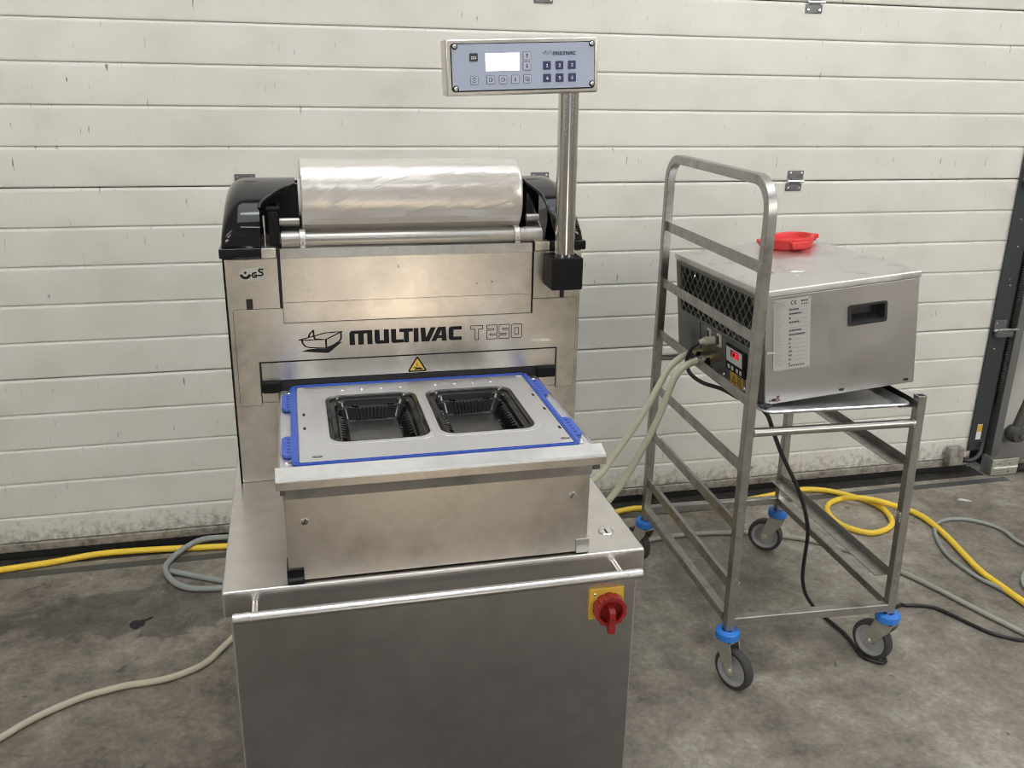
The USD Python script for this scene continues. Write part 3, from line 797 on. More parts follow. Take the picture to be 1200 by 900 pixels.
# pinch warning sign
tri = Polygon([(0.2135, 1.0205), (0.2560, 1.0205), (0.2350, 1.0555)])
YW = YC - 0.0005
wn = ms.part('warning_sign', front(tri.buffer(-0.003).buffer(0.003), YW - 0.0004, 0.0006), 'print_black', label='yellow triangular hand injury warning sign')
ms.part('sign_face', front(tri.buffer(-0.0042).buffer(0.0012), YW - 0.0007, 0.0004), 'yellow_plate', wn)
hand = unary_union([Polygon([(0.2275, 1.0268), (0.2335, 1.0292), (0.2395, 1.0300), (0.2445, 1.0275), (0.2470, 1.0262), (0.2445, 1.0248), (0.2365, 1.0255), (0.2310, 1.0250)]),
                    LineString([(0.2265, 1.0300), (0.2320, 1.0300), (0.2375, 1.0285)]).buffer(0.0007), LineString([(0.2345, 1.0395), (0.2345, 1.0345)]).buffer(0.0006),
                    Polygon([(0.2325, 1.0352), (0.2365, 1.0352), (0.2345, 1.0325)])])
ms.part('hand_pictogram', front(hand, YW - 0.0010, 0.0004), 'print_black', wn)
# round foil sticker with smile-like mark and GS
gsf = unary_union([Point(-0.0915, 1.2350).buffer(0.0125), Point(-0.0720, 1.2360).buffer(0.0130), sbox(-0.0915, 1.2230, -0.0720, 1.2480)])
gs = ms.part('approval_sticker', front(gsf, YC - 0.0003, 0.0004), 'gs_foil', label='silver approval sticker marked GS')
arc = LineString([(-0.0930 + 0.0082 * math.cos(a), 1.2370 + 0.0082 * math.sin(a)) for a in np.linspace(math.radians(190), math.radians(350), 20)]).buffer(0.0026, cap_style='flat')
Gs = LineString([(-0.0690 - 0.0045 + 0.0, 1.2385), (-0.0790, 1.2375), (-0.0808, 1.2330), (-0.0785, 1.2295), (-0.0735, 1.2298), (-0.0730, 1.2340), (-0.0765, 1.2340)]).buffer(0.0015)
Ss = LineString([(-0.0600, 1.2445), (-0.0660, 1.2450), (-0.0680, 1.2420), (-0.0655, 1.2393), (-0.0615, 1.2385), (-0.0605, 1.2350), (-0.0640, 1.2325), (-0.0700, 1.2330)]).buffer(0.0015)
ms.part('sticker_print', front(unary_union([arc, Point(-0.0930, 1.2390).buffer(0.0024), Gs, Ss]), YC - 0.0005, 0.0003), 'print_black', gs)
# the worn remains of a sticker on the right
rng = np.random.RandomState(4)
rem = unary_union([sbox(0.497, 1.0735, 0.516, 1.0795)] + [Point(0.478 + 0.034 * rng.rand(), 1.0745 + 0.005 * rng.rand()).buffer(0.0008 + 0.0012 * rng.rand(), 2) for _ in range(26)])
ms.part('sticker_residue', front(rem, YF - 0.0002, 0.0003), 'worn_white', col, label='torn remains of a pale sticker')
for x, z in ((0.20, 1.2430), (0.3590, 1.2040), (0.3905, 1.2060)):
    ms.part('scuff', front(affinity.rotate(affinity.scale(Point(x, z).buffer(0.0022, 3), 0.5, 1.2), 30), YC - 0.0046, 0.0012), 'print_grey', col)

# control panel on its pole
blk = ms.part('pole_block', bx(0.5000, 0.5655, -1.348, YC, 1.1960, 1.2620, 0.0035), 'black_matte', label='black square clamp block of the pole')
ms.part('pole', cyl((0.5360, -1.310, 1.240), (0.5330, -1.310, 1.640), 0.0203, 40), 'steel_pole', label='polished tubular pole')
PT = math.radians(2.4)
pex, pez = np.array([math.cos(PT), 0, math.sin(PT)]), np.array([-math.sin(PT), 0, math.cos(PT)])
PO = np.array([0.2895, -1.352, 1.5665])       # lower left corner of the panel front
PW, PH = 0.2885, 0.0985


def pn(poly, off, t):
    """flat piece on the panel: drawn in (along, up) from the lower left corner, standing `off` proud of the front"""
    m = ext(poly, t)
    return onto(m, PO + np.array([0, -1, 0]) * (off - t), pex, pez)


pb = mani(bx(0, PW, -0.055, 0, 0, PH, 0.004))
pbm = tm(pb)
pbm = onto(trimesh.Trimesh(np.stack([pbm.vertices[:, 0], pbm.vertices[:, 2], pbm.vertices[:, 1]], 1), pbm.faces[:, ::-1], process=False), PO, pex, pez)
pnl = ms.part('control_panel', pbm, 'steel_panel_box', label='steel box of the control panel')
ms.part('seal', pn(rrect(0.0085, 0.0075, PW - 0.0075, PH - 0.0075, 0.006), 0.0012, 0.0018), 'rubber_black', pnl, label='dark seal round the keypad')
ms.part('keypad', pn(rrect(0.0105, 0.0100, PW - 0.0090, PH - 0.0090, 0.005), 0.0022, 0.0020), 'keypad_foil', pnl, label='blue-grey keypad foil')


def pxy(x, y):
    """from the picture of the panel (enlarged) to panel coordinates"""
    # panel front corners seen at (64,82) (1092,78) (1097,468) (85,478)
    u0 = np.array([64, 82.0]) * 0 + 0
    top = np.array([64, 80.0]), np.array([1093, 80.0])
    bot = np.array([86, 474.0]), np.array([1097, 466.0])
    v = (y - 80.0) / (390.0)
    l, r_ = 64 + 22 * v, 1093 + 4 * v
    return PW * (x - l) / (r_ - l), PH * (1 - v)


def key(x, y, w, h, fill, mark=None, line=True, mcol='key_line', nm='key'):
    cx, cy = pxy(x, y)
    o = rrect(cx - w / 2, cy - h / 2, cx + w / 2, cy + h / 2, 0.0018)
    p = ms.part(nm, pn(o, 0.0032, 0.0012), 'key_line' if line else fill, pnl)
    if line:
        ms.part('key_face', pn(o.buffer(-0.0007), 0.0037, 0.0006), fill, p if False else pnl)
    if mark is not None:
        ms.part('key_mark', pn(affinity.translate(mark, cx, cy), 0.0041, 0.0005), mcol, pnl)


def txt(s, h, bold=True):
    m = meshkit.text_mesh(s, h, 0.0004, bold)
    m.apply_translation((-m.bounds[:, 0].mean(), -m.bounds[:, 1].mean(), 0))
    return m


def ptxt(s, x, y, h, colr, off=0.0042):
    cx, cy = pxy(x, y)
    m = txt(s, h)
    ms.part('key_number', onto(m, PO + pex * cx + pez * cy + np.array([0, -off, 0]), pex, pez), colr, pnl)


KS = 0.0150
up = unary_union([Polygon([(-0.0024, 0.0008), (0.0024, 0.0008), (0, 0.0042)]), sbox(-0.0009, -0.004, 0.0009, 0.001)])
key(250, 205, 0.0158, 0.0145, 'key_dark', line=False)
ptxt('I/O', 250, 208, 0.0046, 'print_white')
key(604, 201, KS, KS, 'key_grey', up)
key(605, 272, KS, KS, 'key_grey', affinity.scale(up, 1, -1, origin=(0, 0)))
sqr = sbox(-0.003, -0.003, 0.0022, 0.003).boundary.buffer(0.0005).union(Polygon([(0.0012, -0.0022), (0.0048, 0), (0.0012, 0.0022)]))
swp = unary_union([LineString([(0.004 * math.cos(a), 0.004 * math.sin(a)) for a in np.linspace(a0, a0 + 2.2, 14)]).buffer(0.0006) for a0 in (0.5, 3.6)] + [Polygon([(-0.0015, -0.001), (0.0015, -0.001), (0, 0.002)])])
drop = unary_union([Point(0, 0.0022).buffer(0.0011), sbox(-0.001, -0.0035, 0.001, 0.001), Polygon([(-0.002, -0.0015), (0.002, -0.0015), (0, -0.0042)])])
pages = sbox(-0.0035, -0.0015, 0.0015, 0.0035).boundary.buffer(0.0005).union(stroke([(-0.0015, -0.0035), (0.0035, -0.0035), (0.0035, 0.0015)], 0.0011))
for x, g in ((257, swp), (365, sqr), (447, sqr), (528, drop), (609, pages)):
    key(x, 361, KS, KS, 'key_grey', g)
for i, (x, y) in enumerate(((740, 272), (825, 272), (910, 271), (743, 359), (828, 359), (913, 359))):
    key(x, y, 0.0150, 0.0150, 'key_navy', line=False)
    ptxt(str(i + 1), x, y, 0.0056, 'print_white')
sx0, sy0 = pxy(332, 301)
sx1, sy1 = pxy(553, 179)
scr = ms.part('screen', pn(sbox(sx0, sy0, sx1, sy1), 0.0028, 0.0010), 'lcd_glow', label='brightly lit white display')
ms.part('screen_text', onto(txt('P   9   1', 0.0050, False), PO + pex * (sx0 + 0.0125) + pez * (sy1 - 0.0065) + np.array([0, -0.0029, 0]), pex, pez), 'lcd_text', scr)
mx, mz = pxy(778, 202)
mini = [affinity.translate(affinity.scale(g, 0.0445 / W, 0.0062, origin=(0, 0)), mx, mz) for g in letters]
ms.part('panel_lettering', pn(unary_union(mini).buffer(0.0001), 0.0026, 0.0005), 'key_line', pnl, label='small maker lettering')
bxx, bzz = pxy(710, 204)
ms.part('panel_emblem', pn(boat(bxx, bzz, 0.0165, False, 0.02), 0.0026, 0.0005), 'key_line', pnl)
for x, y in ((125, 130), (1045, 127), (139, 417), (1052, 407)):
    cx, cy = pxy(x, y)
    P = PO + pex * cx + pez * cy + np.array([0, -0.0015, 0])
    ms.part('panel_recess', lathe([(0, 0), (0.0058, 0), (0.0058, 0.0012), (0, 0.0012)], P, (0, -1, 0), 20), 'rubber_black', pnl)
    ms.part('panel_screw', lathe([(0, 0), (0.0042, 0), (0.0038, 0.002), (0.0022, 0.003), (0.0016, 0.0018), (0, 0.0018)], P + np.array([0, -0.0012, 0]), (0, -1, 0), 20), 'chrome', pnl)

# ------------------------------------------------------------------ the drawer with the sealing tool
DX, DXR = -0.0395, 0.4785
drw = ms.part('drawer', bx(DX, DXR, -1.700, -0.955, 0.8025, 0.9540, 0.002), 'steel_drawer', label='pulled-out drawer with plain steel front')
band = hull([(x, y, z) for x, e in ((DX - 0.001, 0), (DXR + 0.001, 0)) for y, z in ((-1.7035, 0.9535), (-1.713, 0.978), (-1.60, 0.978), (-1.60, 0.9535))])
ms.part('front_band', band, 'steel_drawer', drw, label='sloping band under the lip')
lip = hull([(x, y, z) for x in (-0.0500, 0.5000) for y, z in ((-1.6870, 1.0035), (-1.7140, 0.9945), (-1.7165, 0.9915), (-1.7165, 0.9770), (-1.687, 0.9770))])
ms.part('front_lip', lip, 'steel_lip', drw, label='bright bevelled lip along the drawer front')
ms.part('shaded_lip_face', bx(-0.0500, 0.5000, -1.7174, -1.7163, 0.9770, 0.9908, 0.0003), 'steel_drawer', drw)  # darker plate added so the lip front looks shaded below its bright top
deck = sbox(-0.0450, -1.6865, 0.4900, -1.0).difference(sbox(0.02, -1.65, 0.44, -1.31))
ms.part('deck', flat(deck, 0.9955, 0.018), 'steel_tool', drw)
for x0, x1 in ((-0.0450, -0.0425), (0.4875, 0.4900)):
    ms.part('side_rail', bx(x0, x1, -1.686, -1.0, 0.9600, 0.9985, 0.0005), 'steel_lip', drw)
for x, z, r_ in ((-0.009, 0.911, 0.0062), (0.447, 0.915, 0.0062)):
    s_ = ms.part('drawer_screw', lathe([(0, 0), (r_, 0), (r_ * 0.93, 0.0016), (0, 0.0018)], (x, -1.700, z), (0, -1, 0), 24), 'chrome', drw)
    ms.part('screw_slot', onto(ext(affinity.rotate(sbox(-r_ * 0.9, -0.0008, r_ * 0.9, 0.0008), 60), 0.0004), (x, -1.7016, z), (1, 0, 0), (0, 0, 1)), 'black_void', drw)
ms.part('corner_foot', join(bx(-0.0425, -0.0145, -1.7045, -1.66, 0.8015, 0.8270, 0.001), bx(-0.0405, -0.0175, -1.7055, -1.704, 0.8060, 0.8240)), 'black_gloss', drw, label='black corner foot')
ms.part('corner_foot', bx(0.4570, 0.4815, -1.7045, -1.66, 0.8015, 0.8290, 0.001), 'steel_lip', drw, label='bright steel corner foot')
for x0, x1 in ((-0.0445, -0.036), (0.478, 0.4915)):
    ms.part('band_clip', bx(x0, x1, -1.712, -1.69, 0.9655, 0.9775, 0.001), 'pipe_grey', drw)
for x, y, r_ in ((-0.030, -1.648, 0.008), (-0.024, -1.671, 0.006), (0.473, -1.648, 0.008), (0.469, -1.671, 0.006), (-0.024, -1.300, 0.007), (0.478, -1.297, 0.007)):
    ms.part('deck_bolt', lathe([(0, 0), (r_, 0), (r_ * 0.9, 0.0025), (0, 0.003)], (x, y, 0.9955), (0, 0, 1), 24), 'steel_lip', drw)

# blue gasket frame with four finger tabs
ZT = 1.0005
outer = rrect(-0.0240, -1.6800, 0.4680, -1.2790, 0.016)
tabs = []
slots = []
for y0, y1 in ((-1.640, -1.553), (-1.417, -1.329)):
    for s, xa, xb in ((-1, -0.0395, -0.0190), (1, 0.4625, 0.4830)):
        c = 0.009
        xo, xi = (xa, xb) if s < 0 else (xb, xa)
        tabs.append(Polygon([(xi, y0), (xi, y1), (xo - s * c * 0.6, y1), (xo, y1 - c), (xo, y0 + c), (xo - s * c * 0.6, y0)]))
        for q in np.linspace(y0 + 0.014, y1 - 0.014, 5):
            xm = (xo + xi) / 2 - s * 0.001
            slots.append(sbox(xm - 0.0028, q - 0.0026, xm + 0.0028, q + 0.0026))
inner = rrect(-0.0125, -1.6730, 0.4570, -1.2900, 0.006)
bl = unary_union([outer] + tabs).difference(inner)
ms.part('blue_frame', join(flat(bl, ZT + 0.003, 0.0045), flat(unary_union([outer.buffer(-0.0035)]).difference(inner.buffer(0.003)), ZT + 0.0045, 0.002)), 'blue_frame', label='blue plastic gasket frame with finger tabs')
ms.part('frame_slot', join([flat(s, ZT + 0.0034, 0.0008) for s in slots]), 'blue_slot', drw, kind='stuff', label='rows of small slots in the finger tabs')
# tool plate with two rounded openings
tool = rrect(-0.0110, -1.6715, 0.4555, -1.2915, 0.004)
H1, H2 = (0.0420, -1.5970, 0.2185, -1.3530), (0.2365, -1.5950, 0.4110, -1.3550)
tl = tool
for h in (H1, H2):
    tl = tl.difference(rrect(*h, 0.028))
tp = ms.part('tool_plate', flat(tl, ZT + 0.0025, 0.010), 'steel_tool', label='matt grey sealing tool plate with two openings')
for h in (H1, H2):
    rr = rrect(h[0] - 0.010, h[1] - 0.010, h[2] + 0.010, h[3] + 0.010, 0.034)
    rr = rr.intersection(sbox(h[0] - 0.020, -2, 0.2262, 0)) if h is H1 else rr.intersection(sbox(0.2285, -2, 1, 0))
    ms.part('opening_step', flat(rr.difference(rrect(*h, 0.028)), ZT + 0.0031, 0.0012), 'steel_tool', tp)
for x in (0.078, 0.116, 0.155, 0.193, 0.266, 0.305, 0.343, 0.381):
    ms.part('locating_pin', lathe([(0, 0), (0.0032, 0), (0.0024, 0.0020), (0, 0.0026)], (x, -1.323, ZT + 0.0025), (0, 0, 1), 16), 'steel_lip', tp)
for x, y in ((0.0, -1.45), (0.0, -1.52), (0.4475, -1.42), (0.449, -1.50), (0.450, -1.60)):
    ms.part('edge_slot', flat(sbox(x - 0.0022, y - 0.006, x + 0.0022, y + 0.006), ZT + 0.0029, 0.0006), 'black_void', tp)
for x in (0.006, 0.4335):
    ms.part('stamp_mark', flat(affinity.scale(Point(x + 0.012, -1.652).buffer(0.008), 1, 0.5).boundary.buffer(0.0007).union(sbox(x + 0.006, -1.6535, x + 0.018, -1.6520)), ZT + 0.0028, 0.0004), 'print_grey', tp)
for x0, x1 in ((-0.0105, 0.0020), (0.4400, 0.4530)):
    ms.part('tool_clip', flat(sbox(x0 + 0.001, -1.3005, x1, -1.2945), ZT + 0.005, 0.003), 'chrome', tp)
ms.part('tool_well', join(bx(0.0215, 0.4385, -1.649, -1.311, 0.9556, 0.9566)), 'black_void', drw)

# ------------------------------------------------------------------ two trays lying in the tool


def tray(name, h, label):
    x0, y0, x1, y1 = h
    cx, cy = (x0 + x1) / 2, (y0 + y1) / 2
    t = Thing(name, label, 'tray', loc=(cx, cy, ZT - 0.042), group=None)
    hw, hd = (x1 - x0) / 2, (y1 - y0) / 2
    zt = ZT + 0.0010
    # rings from the outer flange down the fluted wall to the floor: (inset, z, corner radius, flute depth)
    rings = [(0.0012, zt - 0.0022, 0.027, 0), (0.0010, zt, 0.027, 0), (0.0075, zt + 0.0002, 0.024, 0), (0.0085, zt - 0.0030, 0.023, 0), (0.0160, zt - 0.0045, 0.021, 0),
             (0.0180, zt - 0.0070, 0.020, 0), (0.0205, zt - 0.0150, 0.019, 0), (0.0235, zt - 0.0165, 0.018, 0.3), (0.0250, zt - 0.0185, 0.018, 1.0), (0.0310, zt - 0.0370, 0.016, 1.0),
             (0.0325, zt - 0.0395, 0.015, 0.8), (0.0385, zt - 0.0408, 0.012, 0)]
    M_, K_ = 120, 12                      # points along a straight side, and round a corner

    def ring(ins, r, d):
        a, b = hw - ins, hd - ins
        out = []
        for c, (tx, ty) in enumerate(((0, -1), (1, 0), (0, 1), (-1, 0))):     # side by side: outward direction
            Ls = (a - r) if tx == 0 else (b - r)
            dirx, diry = -ty, tx                                              # along the side, counter-clockwise
            for q in range(M_):
                t_ = -1 + 2 * q / (M_ - 1)
                s_ = t_ * Ls
                off = (b if tx == 0 else a)
                f_ = 0.0
                if abs(t_) < 0.72:
                    ph = ((s_ / (0.72 * Ls) + 1) * 0.5 * 9) % 1.0
                    f_ = 1.0 if 0.30 < ph < 0.72 else 0.0
                off -= f_ * d * 0.0058
                out.append((tx * off + dirx * s_, ty * off + diry * s_))
            a0 = math.atan2(ty, tx)
            cx_, cy_ = tx * ((b if tx == 0 else a) - r) + dirx * Ls, ty * ((b if tx == 0 else a) - r) + diry * Ls
            for q in range(1, K_):
                an = a0 + q / K_ * math.pi / 2
                out.append((cx_ + r * math.cos(an), cy_ + r * math.sin(an)))
        return np.array(out)
    V = []
    for ins, z, r, d in rings:
        p = ring(ins, r, d)
        V.append(np.column_stack([p[:, 0] + cx, p[:, 1] + cy, np.full(len(p), z)]))
    N, nR = len(V[0]), len(V)
    # floor: a small step, then a shallow four-sided pyramid
    p = ring(0.0400, 0.010, 0)
    V.append(np.column_stack([p[:, 0] + cx, p[:, 1] + cy, np.full(N, zt - 0.0398)]))
    V = np.vstack(V + [np.array([[cx, cy, zt - 0.0376]])])
    Fc = []
    for k in range(nR):
        for i in range(N):
            a, b, c, d = k * N + i, k * N + (i + 1) % N, (k + 1) * N + (i + 1) % N, (k + 1) * N + i
            Fc += [(a, b, c), (a, c, d)]
    base_v = np.vstack([V[nR * N:(nR + 1) * N], V[-1:]])
    base_f = [(i, (i + 1) % N, N) for i in range(N)]
    V = V[:-1]
    up_ = trimesh.Trimesh(V, Fc, process=False)
    if up_.face_normals[-1][2] < 0:
        up_.invert()
    lo = up_.copy()
    lo.vertices[:, 2] -= 0.0005
    lo.invert()
    t.part('bowl', join(up_, lo), 'black_tray', smooth=20)
    bu = trimesh.Trimesh(base_v, base_f, process=False)
    if bu.face_normals[0][2] < 0:
        bu.invert()
    bl_ = bu.copy()
    bl_.vertices[:, 2] -= 0.0005
    bl_.invert()
    t.part('base_panel', join(bu, bl_), 'tray_base', smooth=8, label='satin bottom of the tray')
    # flat reflecting floor creases and two stacking lugs in the back wall
    for dx in (-0.038, 0.032):
        t.part('stacking_lug', bx(cx + dx, cx + dx + 0.013, y1 - 0.0255, y1 - 0.0195, zt - 0.0142, zt - 0.0110, 0.0008), 'black_tray')
    return t


tray('plastic_tray', H1, 'empty black plastic tray in the left opening of the tool plate')
tray('plastic_tray', H2, 'empty black plastic tray in the right opening of the tool plate')

# ------------------------------------------------------------------ the roll of film
RY, RZ, RR = -1.200, 1.3705, 0.0750
rf = Thing('film_roll', 'thick roll of clear packaging film lying across the top of the machine', 'film roll', loc=(0.25, RY, RZ))
FX0, FX1 = 0.0188, 0.4575
prof = [(0.036, 0.0), (RR - 0.003, 0.0), (RR, 0.003)] + [(RR + 0.0004 * math.sin(i * 1.7), 0.003 + (FX1 - FX0 - 0.011) * i / 24) for i in range(1, 25)] + [(RR - 0.003, FX1 - FX0 - 0.002), (RR - 0.008, FX1 - FX0), (0.036, FX1 - FX0), (0.036, 0.0)]
rf.part('wound_film', lathe(prof, (FX0, RY, RZ), (1, 0, 0), 160), 'film', smooth=40)
rf.part('core_tube', lathe([(0.031, -0.004), (0.0358, -0.004), (0.0358, FX1 - FX0 + 0.004), (0.031, FX1 - FX0 + 0.004), (0.031, -0.004)], (FX0, RY, RZ), (1, 0, 0), 48), 'label_white')
# web running from the roll down behind the front roller
wb = [(RY - RR * math.cos(a), RZ + RR * math.sin(a)) for a in (-0.25, -0.45, -0.65)] + [(-1.2440, 1.310), (-1.2420, 1.298), (-1.2410, 1.285)]
wv, wf = [], []
for i, (y, z) in enumerate(wb):
    for x in (FX0 + 0.001, FX1 - 0.004):
        for o in (0, 0.0006):
            wv.append((x, y - 0.0008 - o, z))
wm = join([hull(np.array(wv)[4 * i:4 * i + 8]) for i in range(len(wb) - 1)])
rf.part('film_web', wm, 'film', smooth=40)

# ================================================================== the trolley
TR = math.radians(-2.233)
tro = Thing('tray_trolley', 'worn stainless steel tray trolley on four blue-capped castors, right of the machine', 'trolley', loc=(1.097, -1.120, 0), rotz=TR)
TL, TW = 0.664, 0.489
sq = [(-0.0125, -0.0105), (-0.0105, -0.0125), (0.0105, -0.0125), (0.0125, -0.0105), (0.0125, 0.0105), (0.0105, 0.0125), (-0.0105, 0.0125), (-0.0125, 0.0105)]


def bar(p, q, s=1.0):
    p, q = np.asarray(p, float), np.asarray(q, float)
    return sweep(np.array([p, p + (q - p) * 0.5, q]), np.array(sq) * s)


# corner posts may lean a little: (x, y) at the foot and at the top
zb = 0.166
loop_pts = [(0.008, 0, zb), (0.002, 0, 0.8), (0.0, 0, 1.30)]
R0, ZTOP = 0.075, 1.382
for a in np.linspace(0, math.pi / 2, 10):
    loop_pts.append((0.0, R0 - R0 * math.cos(a), ZTOP - R0 + R0 * math.sin(a)))
for a in np.linspace(math.pi / 2, 0, 10):
    loop_pts.append((0.0, TL - R0 + R0 * math.cos(a), ZTOP - R0 + R0 * math.sin(a)))
loop_pts += [(0.0, TL, 0.8), (0.0, TL, zb)]
tro.part('push_frame', sweep(np.array(loop_pts), np.array(sq)), 'steel_trolley', local=True, label='tall bent square-tube push frame', smooth=25)
fr0, fr1 = np.array((TW + 0.011, 0.0, zb)), np.array((TW - 0.006, 0.0, 0.828))
rr0, rr1 = np.array((TW + 0.004, TL - 0.004, zb)), np.array((TW - 0.004, TL, 0.828))
for p, q in ((fr0, fr1), (rr0, rr1)):
    up_ = tro.part('post', bar(p, q), 'steel_trolley', local=True)
    tro.part('open_end', bx(q[0] - 0.0100, q[0] + 0.0100, q[1] - 0.0100, q[1] + 0.0100, q[2] - 0.001, q[2] + 0.0006), 'black_void', up_, local=True, label='open dark end of the square tube')
    tro.part('tube_rim', tm(mani(bx(q[0] - 0.0125, q[0] + 0.0125, q[1] - 0.0125, q[1] + 0.0125, q[2], q[2] + 0.0022)) - mani(bx(q[0] - 0.0098, q[0] + 0.0098, q[1] - 0.0098, q[1] + 0.0098, q[2] - 0.01, q[2] + 0.01))), 'steel_bar', up_, local=True)


def rail_mesh(x, z, side, ya, yb, drop=0.0):
    """L profile: upright web against the posts, shelf pointing inwards"""
    s = 1 if side == 'l' else -1
    hw_, sw_ = (0.027, 0.034) if side == 'l' else (0.020, 0.044)
    pr = [(0, -0.002), (0, hw_), (s * 0.002, hw_), (s * 0.002, 0.0), (s * sw_, 0.0), (s * sw_, -0.002)]
    m = ext(Polygon(pr), yb - ya)
    v = m.vertices.copy()
    m.vertices = np.stack([x + v[:, 0], ya + v[:, 2], z - 0.0125 + v[:, 1]], 1)
    if m.volume < 0:
        m.invert()
    return m


for z in (1.177, 1.001, 0.836, 0.654, 0.485, 0.308):
    tro.part('tray_rail', rail_mesh(-0.003, z, 'l', 0.012, TL - 0.012), 'steel_trolley', local=True)
for z, xo in ((0.807, -0.006), (0.642, -0.001), (0.300, 0.005)):
    tro.part('tray_rail', rail_mesh(TW + xo - 0.004, z, 'r', 0.012, TL - 0.012), 'steel_trolley', local=True)
tro.part('base_tube', bar((0.004, 0.012, 0.205), (0.0, TL - 0.012, 0.205)), 'steel_trolley', local=True)
tro.part('base_tube', bar((TW + 0.009, 0.012, 0.198), (TW + 0.004, TL - 0.012, 0.205)), 'steel_trolley', local=True)
tro.part('base_tube', bar((0.018, 0, 0.196), (TW - 0.001, 0, 0.190)), 'steel_trolley', local=True)
tro.part('base_tube', bar((0.012, TL, 0.205), (TW - 0.008, TL, 0.205)), 'steel_trolley', local=True)
tro.part('cross_tube', cyl((0.012, 0.0, 0.752), (TW - 0.014, 0.0, 0.752), 0.0115, 24), 'steel_trolley', local=True)
tro.part('cross_tube', cyl((0.012, TL, 0.752), (TW - 0.014, TL, 0.752), 0.0115, 24), 'steel_trolley', local=True)
for x, y, z in ((TW - 0.014, 0.0, 0.752), (0.013, 0.0, 0.752)):
    tro.part('weld_bead', lathe([(0.0112, 0), (0.0155, 0.0015), (0.0125, 0.005), (0.0112, 0.006)], (x, y, z), (-1 if x > 0.2 else 1, 0, 0), 18), 'steel_bar', local=True)
tro.part('weld_stub', bx(TW - 0.013, TW - 0.0075, -0.010, 0.006, 0.462, 0.490, 0.002), 'steel_bar', local=True, label='bright stub of a removed rail')
for z in (0.654, 0.485, 0.308):
    tro.part('gusset', flat(Polygon([(0.0125, -0.010), (0.0125, 0.030), (0.046, 0.030)]), z - 0.0112, 0.002), 'steel_bar', local=True, label='small bright triangular gusset')
for z in (0.654, 0.485, 0.308):
    tro.part('weld_bead', bx(0.010, 0.016, 0.004, 0.014, z - 0.014, z - 0.004, 0.002), 'steel_bar', local=True)


def castor(cx, cy, az):
    """swivel castor: az = direction the wheel trails to (world degrees)"""
    a = math.radians(az)
    tdir, ndir = np.array([math.cos(a), math.sin(a), 0]), np.array([-math.sin(a), math.cos(a), 0])
    M = np.eye(4)
    M[:3, 0], M[:3, 1], M[:3, 2] = tdir, ndir, (0, 0, 1)
    c = tro.M @ np.array([cx, cy, 0, 1])
    M[:3, 3] = (c[0], c[1], 0)

    def put(m):
        m = tm(m).copy()
        m.apply_transform(M)
        return m
    tr, wr, ww = 0.034, 0.0600, 0.0135
    cheek = Polygon([(-0.026, 0.138), (0.024, 0.138), (tr + 0.012, wr + 0.002), (tr + 0.006, wr - 0.010), (tr - 0.006, wr - 0.010), (tr - 0.014, wr + 0.004), (-0.020, 0.118)])
    ck = []
    for s in (-1, 1):
        m = ext(cheek.buffer(0.002), 0.0028)
        m.vertices = np.stack([m.vertices[:, 0], m.vertices[:, 2] + (0.0175 if s > 0 else -0.0203), m.vertices[:, 1]], 1)
        if m.volume < 0:
            m.invert()
        ck.append(m)
    fork = join(ck, bx(-0.027, 0.026, -0.0203, 0.0203, 0.1365, 0.1400, 0.001), cyl((0, 0, 0.139), (0, 0, 0.147), 0.020, 24))
    P = tro.part('castor', put(fork), 'zinc', label='swivel castor with zinc fork')
    tyre = lathe([(0.046, -ww), (0.055, -ww), (0.0595, -ww + 0.004), (0.0600, -0.004), (0.0600, 0.004), (0.0595, ww - 0.004), (0.055, ww), (0.046, ww), (0.046, -ww)], (tr, 0, wr), (0, 1, 0), 56)
    tro.part('tyre', put(tyre), 'tyre_grey', P)
    disc = lathe([(0, -ww + 0.003), (0.012, -ww + 0.001), (0.014, -ww + 0.005), (0.036, -ww + 0.006), (0.0415, -ww + 0.001), (0.0465, -ww - 0.0004), (0.0465, ww + 0.0004), (0.0415, ww - 0.001), (0.036, ww - 0.006), (0.014, ww - 0.005), (0.012, ww - 0.001), (0, ww - 0.003)], (tr, 0, wr), (0, 1, 0), 56)
    tro.part('wheel', put(disc), 'wheel_grey', P)
    tro.part('axle_bolt', put(join(cyl((tr, -0.0275, wr), (tr, 0.0275, wr), 0.0045, 16), lathe([(0, 0), (0.008, 0), (0.008, 0.005), (0, 0.005)], (tr, 0.0204, wr), (0, 1, 0), 6), lathe([(0, 0), (0.008, 0), (0.008, 0.005), (0, 0.005)], (tr, -0.0204, wr), (0, -1, 0), 6))), 'zinc', P)
    Mx = M.copy()
    bump = lathe([(0.0, 0.1425), (0.030, 0.1425), (0.0335, 0.1460), (0.0335, 0.1640), (0.0305, 0.1680), (0.0165, 0.1690), (0.0165, 0.1600), (0.0, 0.1600)], (0, 0, 0), (0, 0, 1), 40)
    tro.part('bumper', put(bump), 'blue_bumper', P, label='blue plastic wall bumper')


castor(0.008, 0.0, -66)
castor(TW + 0.011, 0.0, 112)
castor(TW + 0.004, TL - 0.004, 138)
castor(0.0, TL, 108)

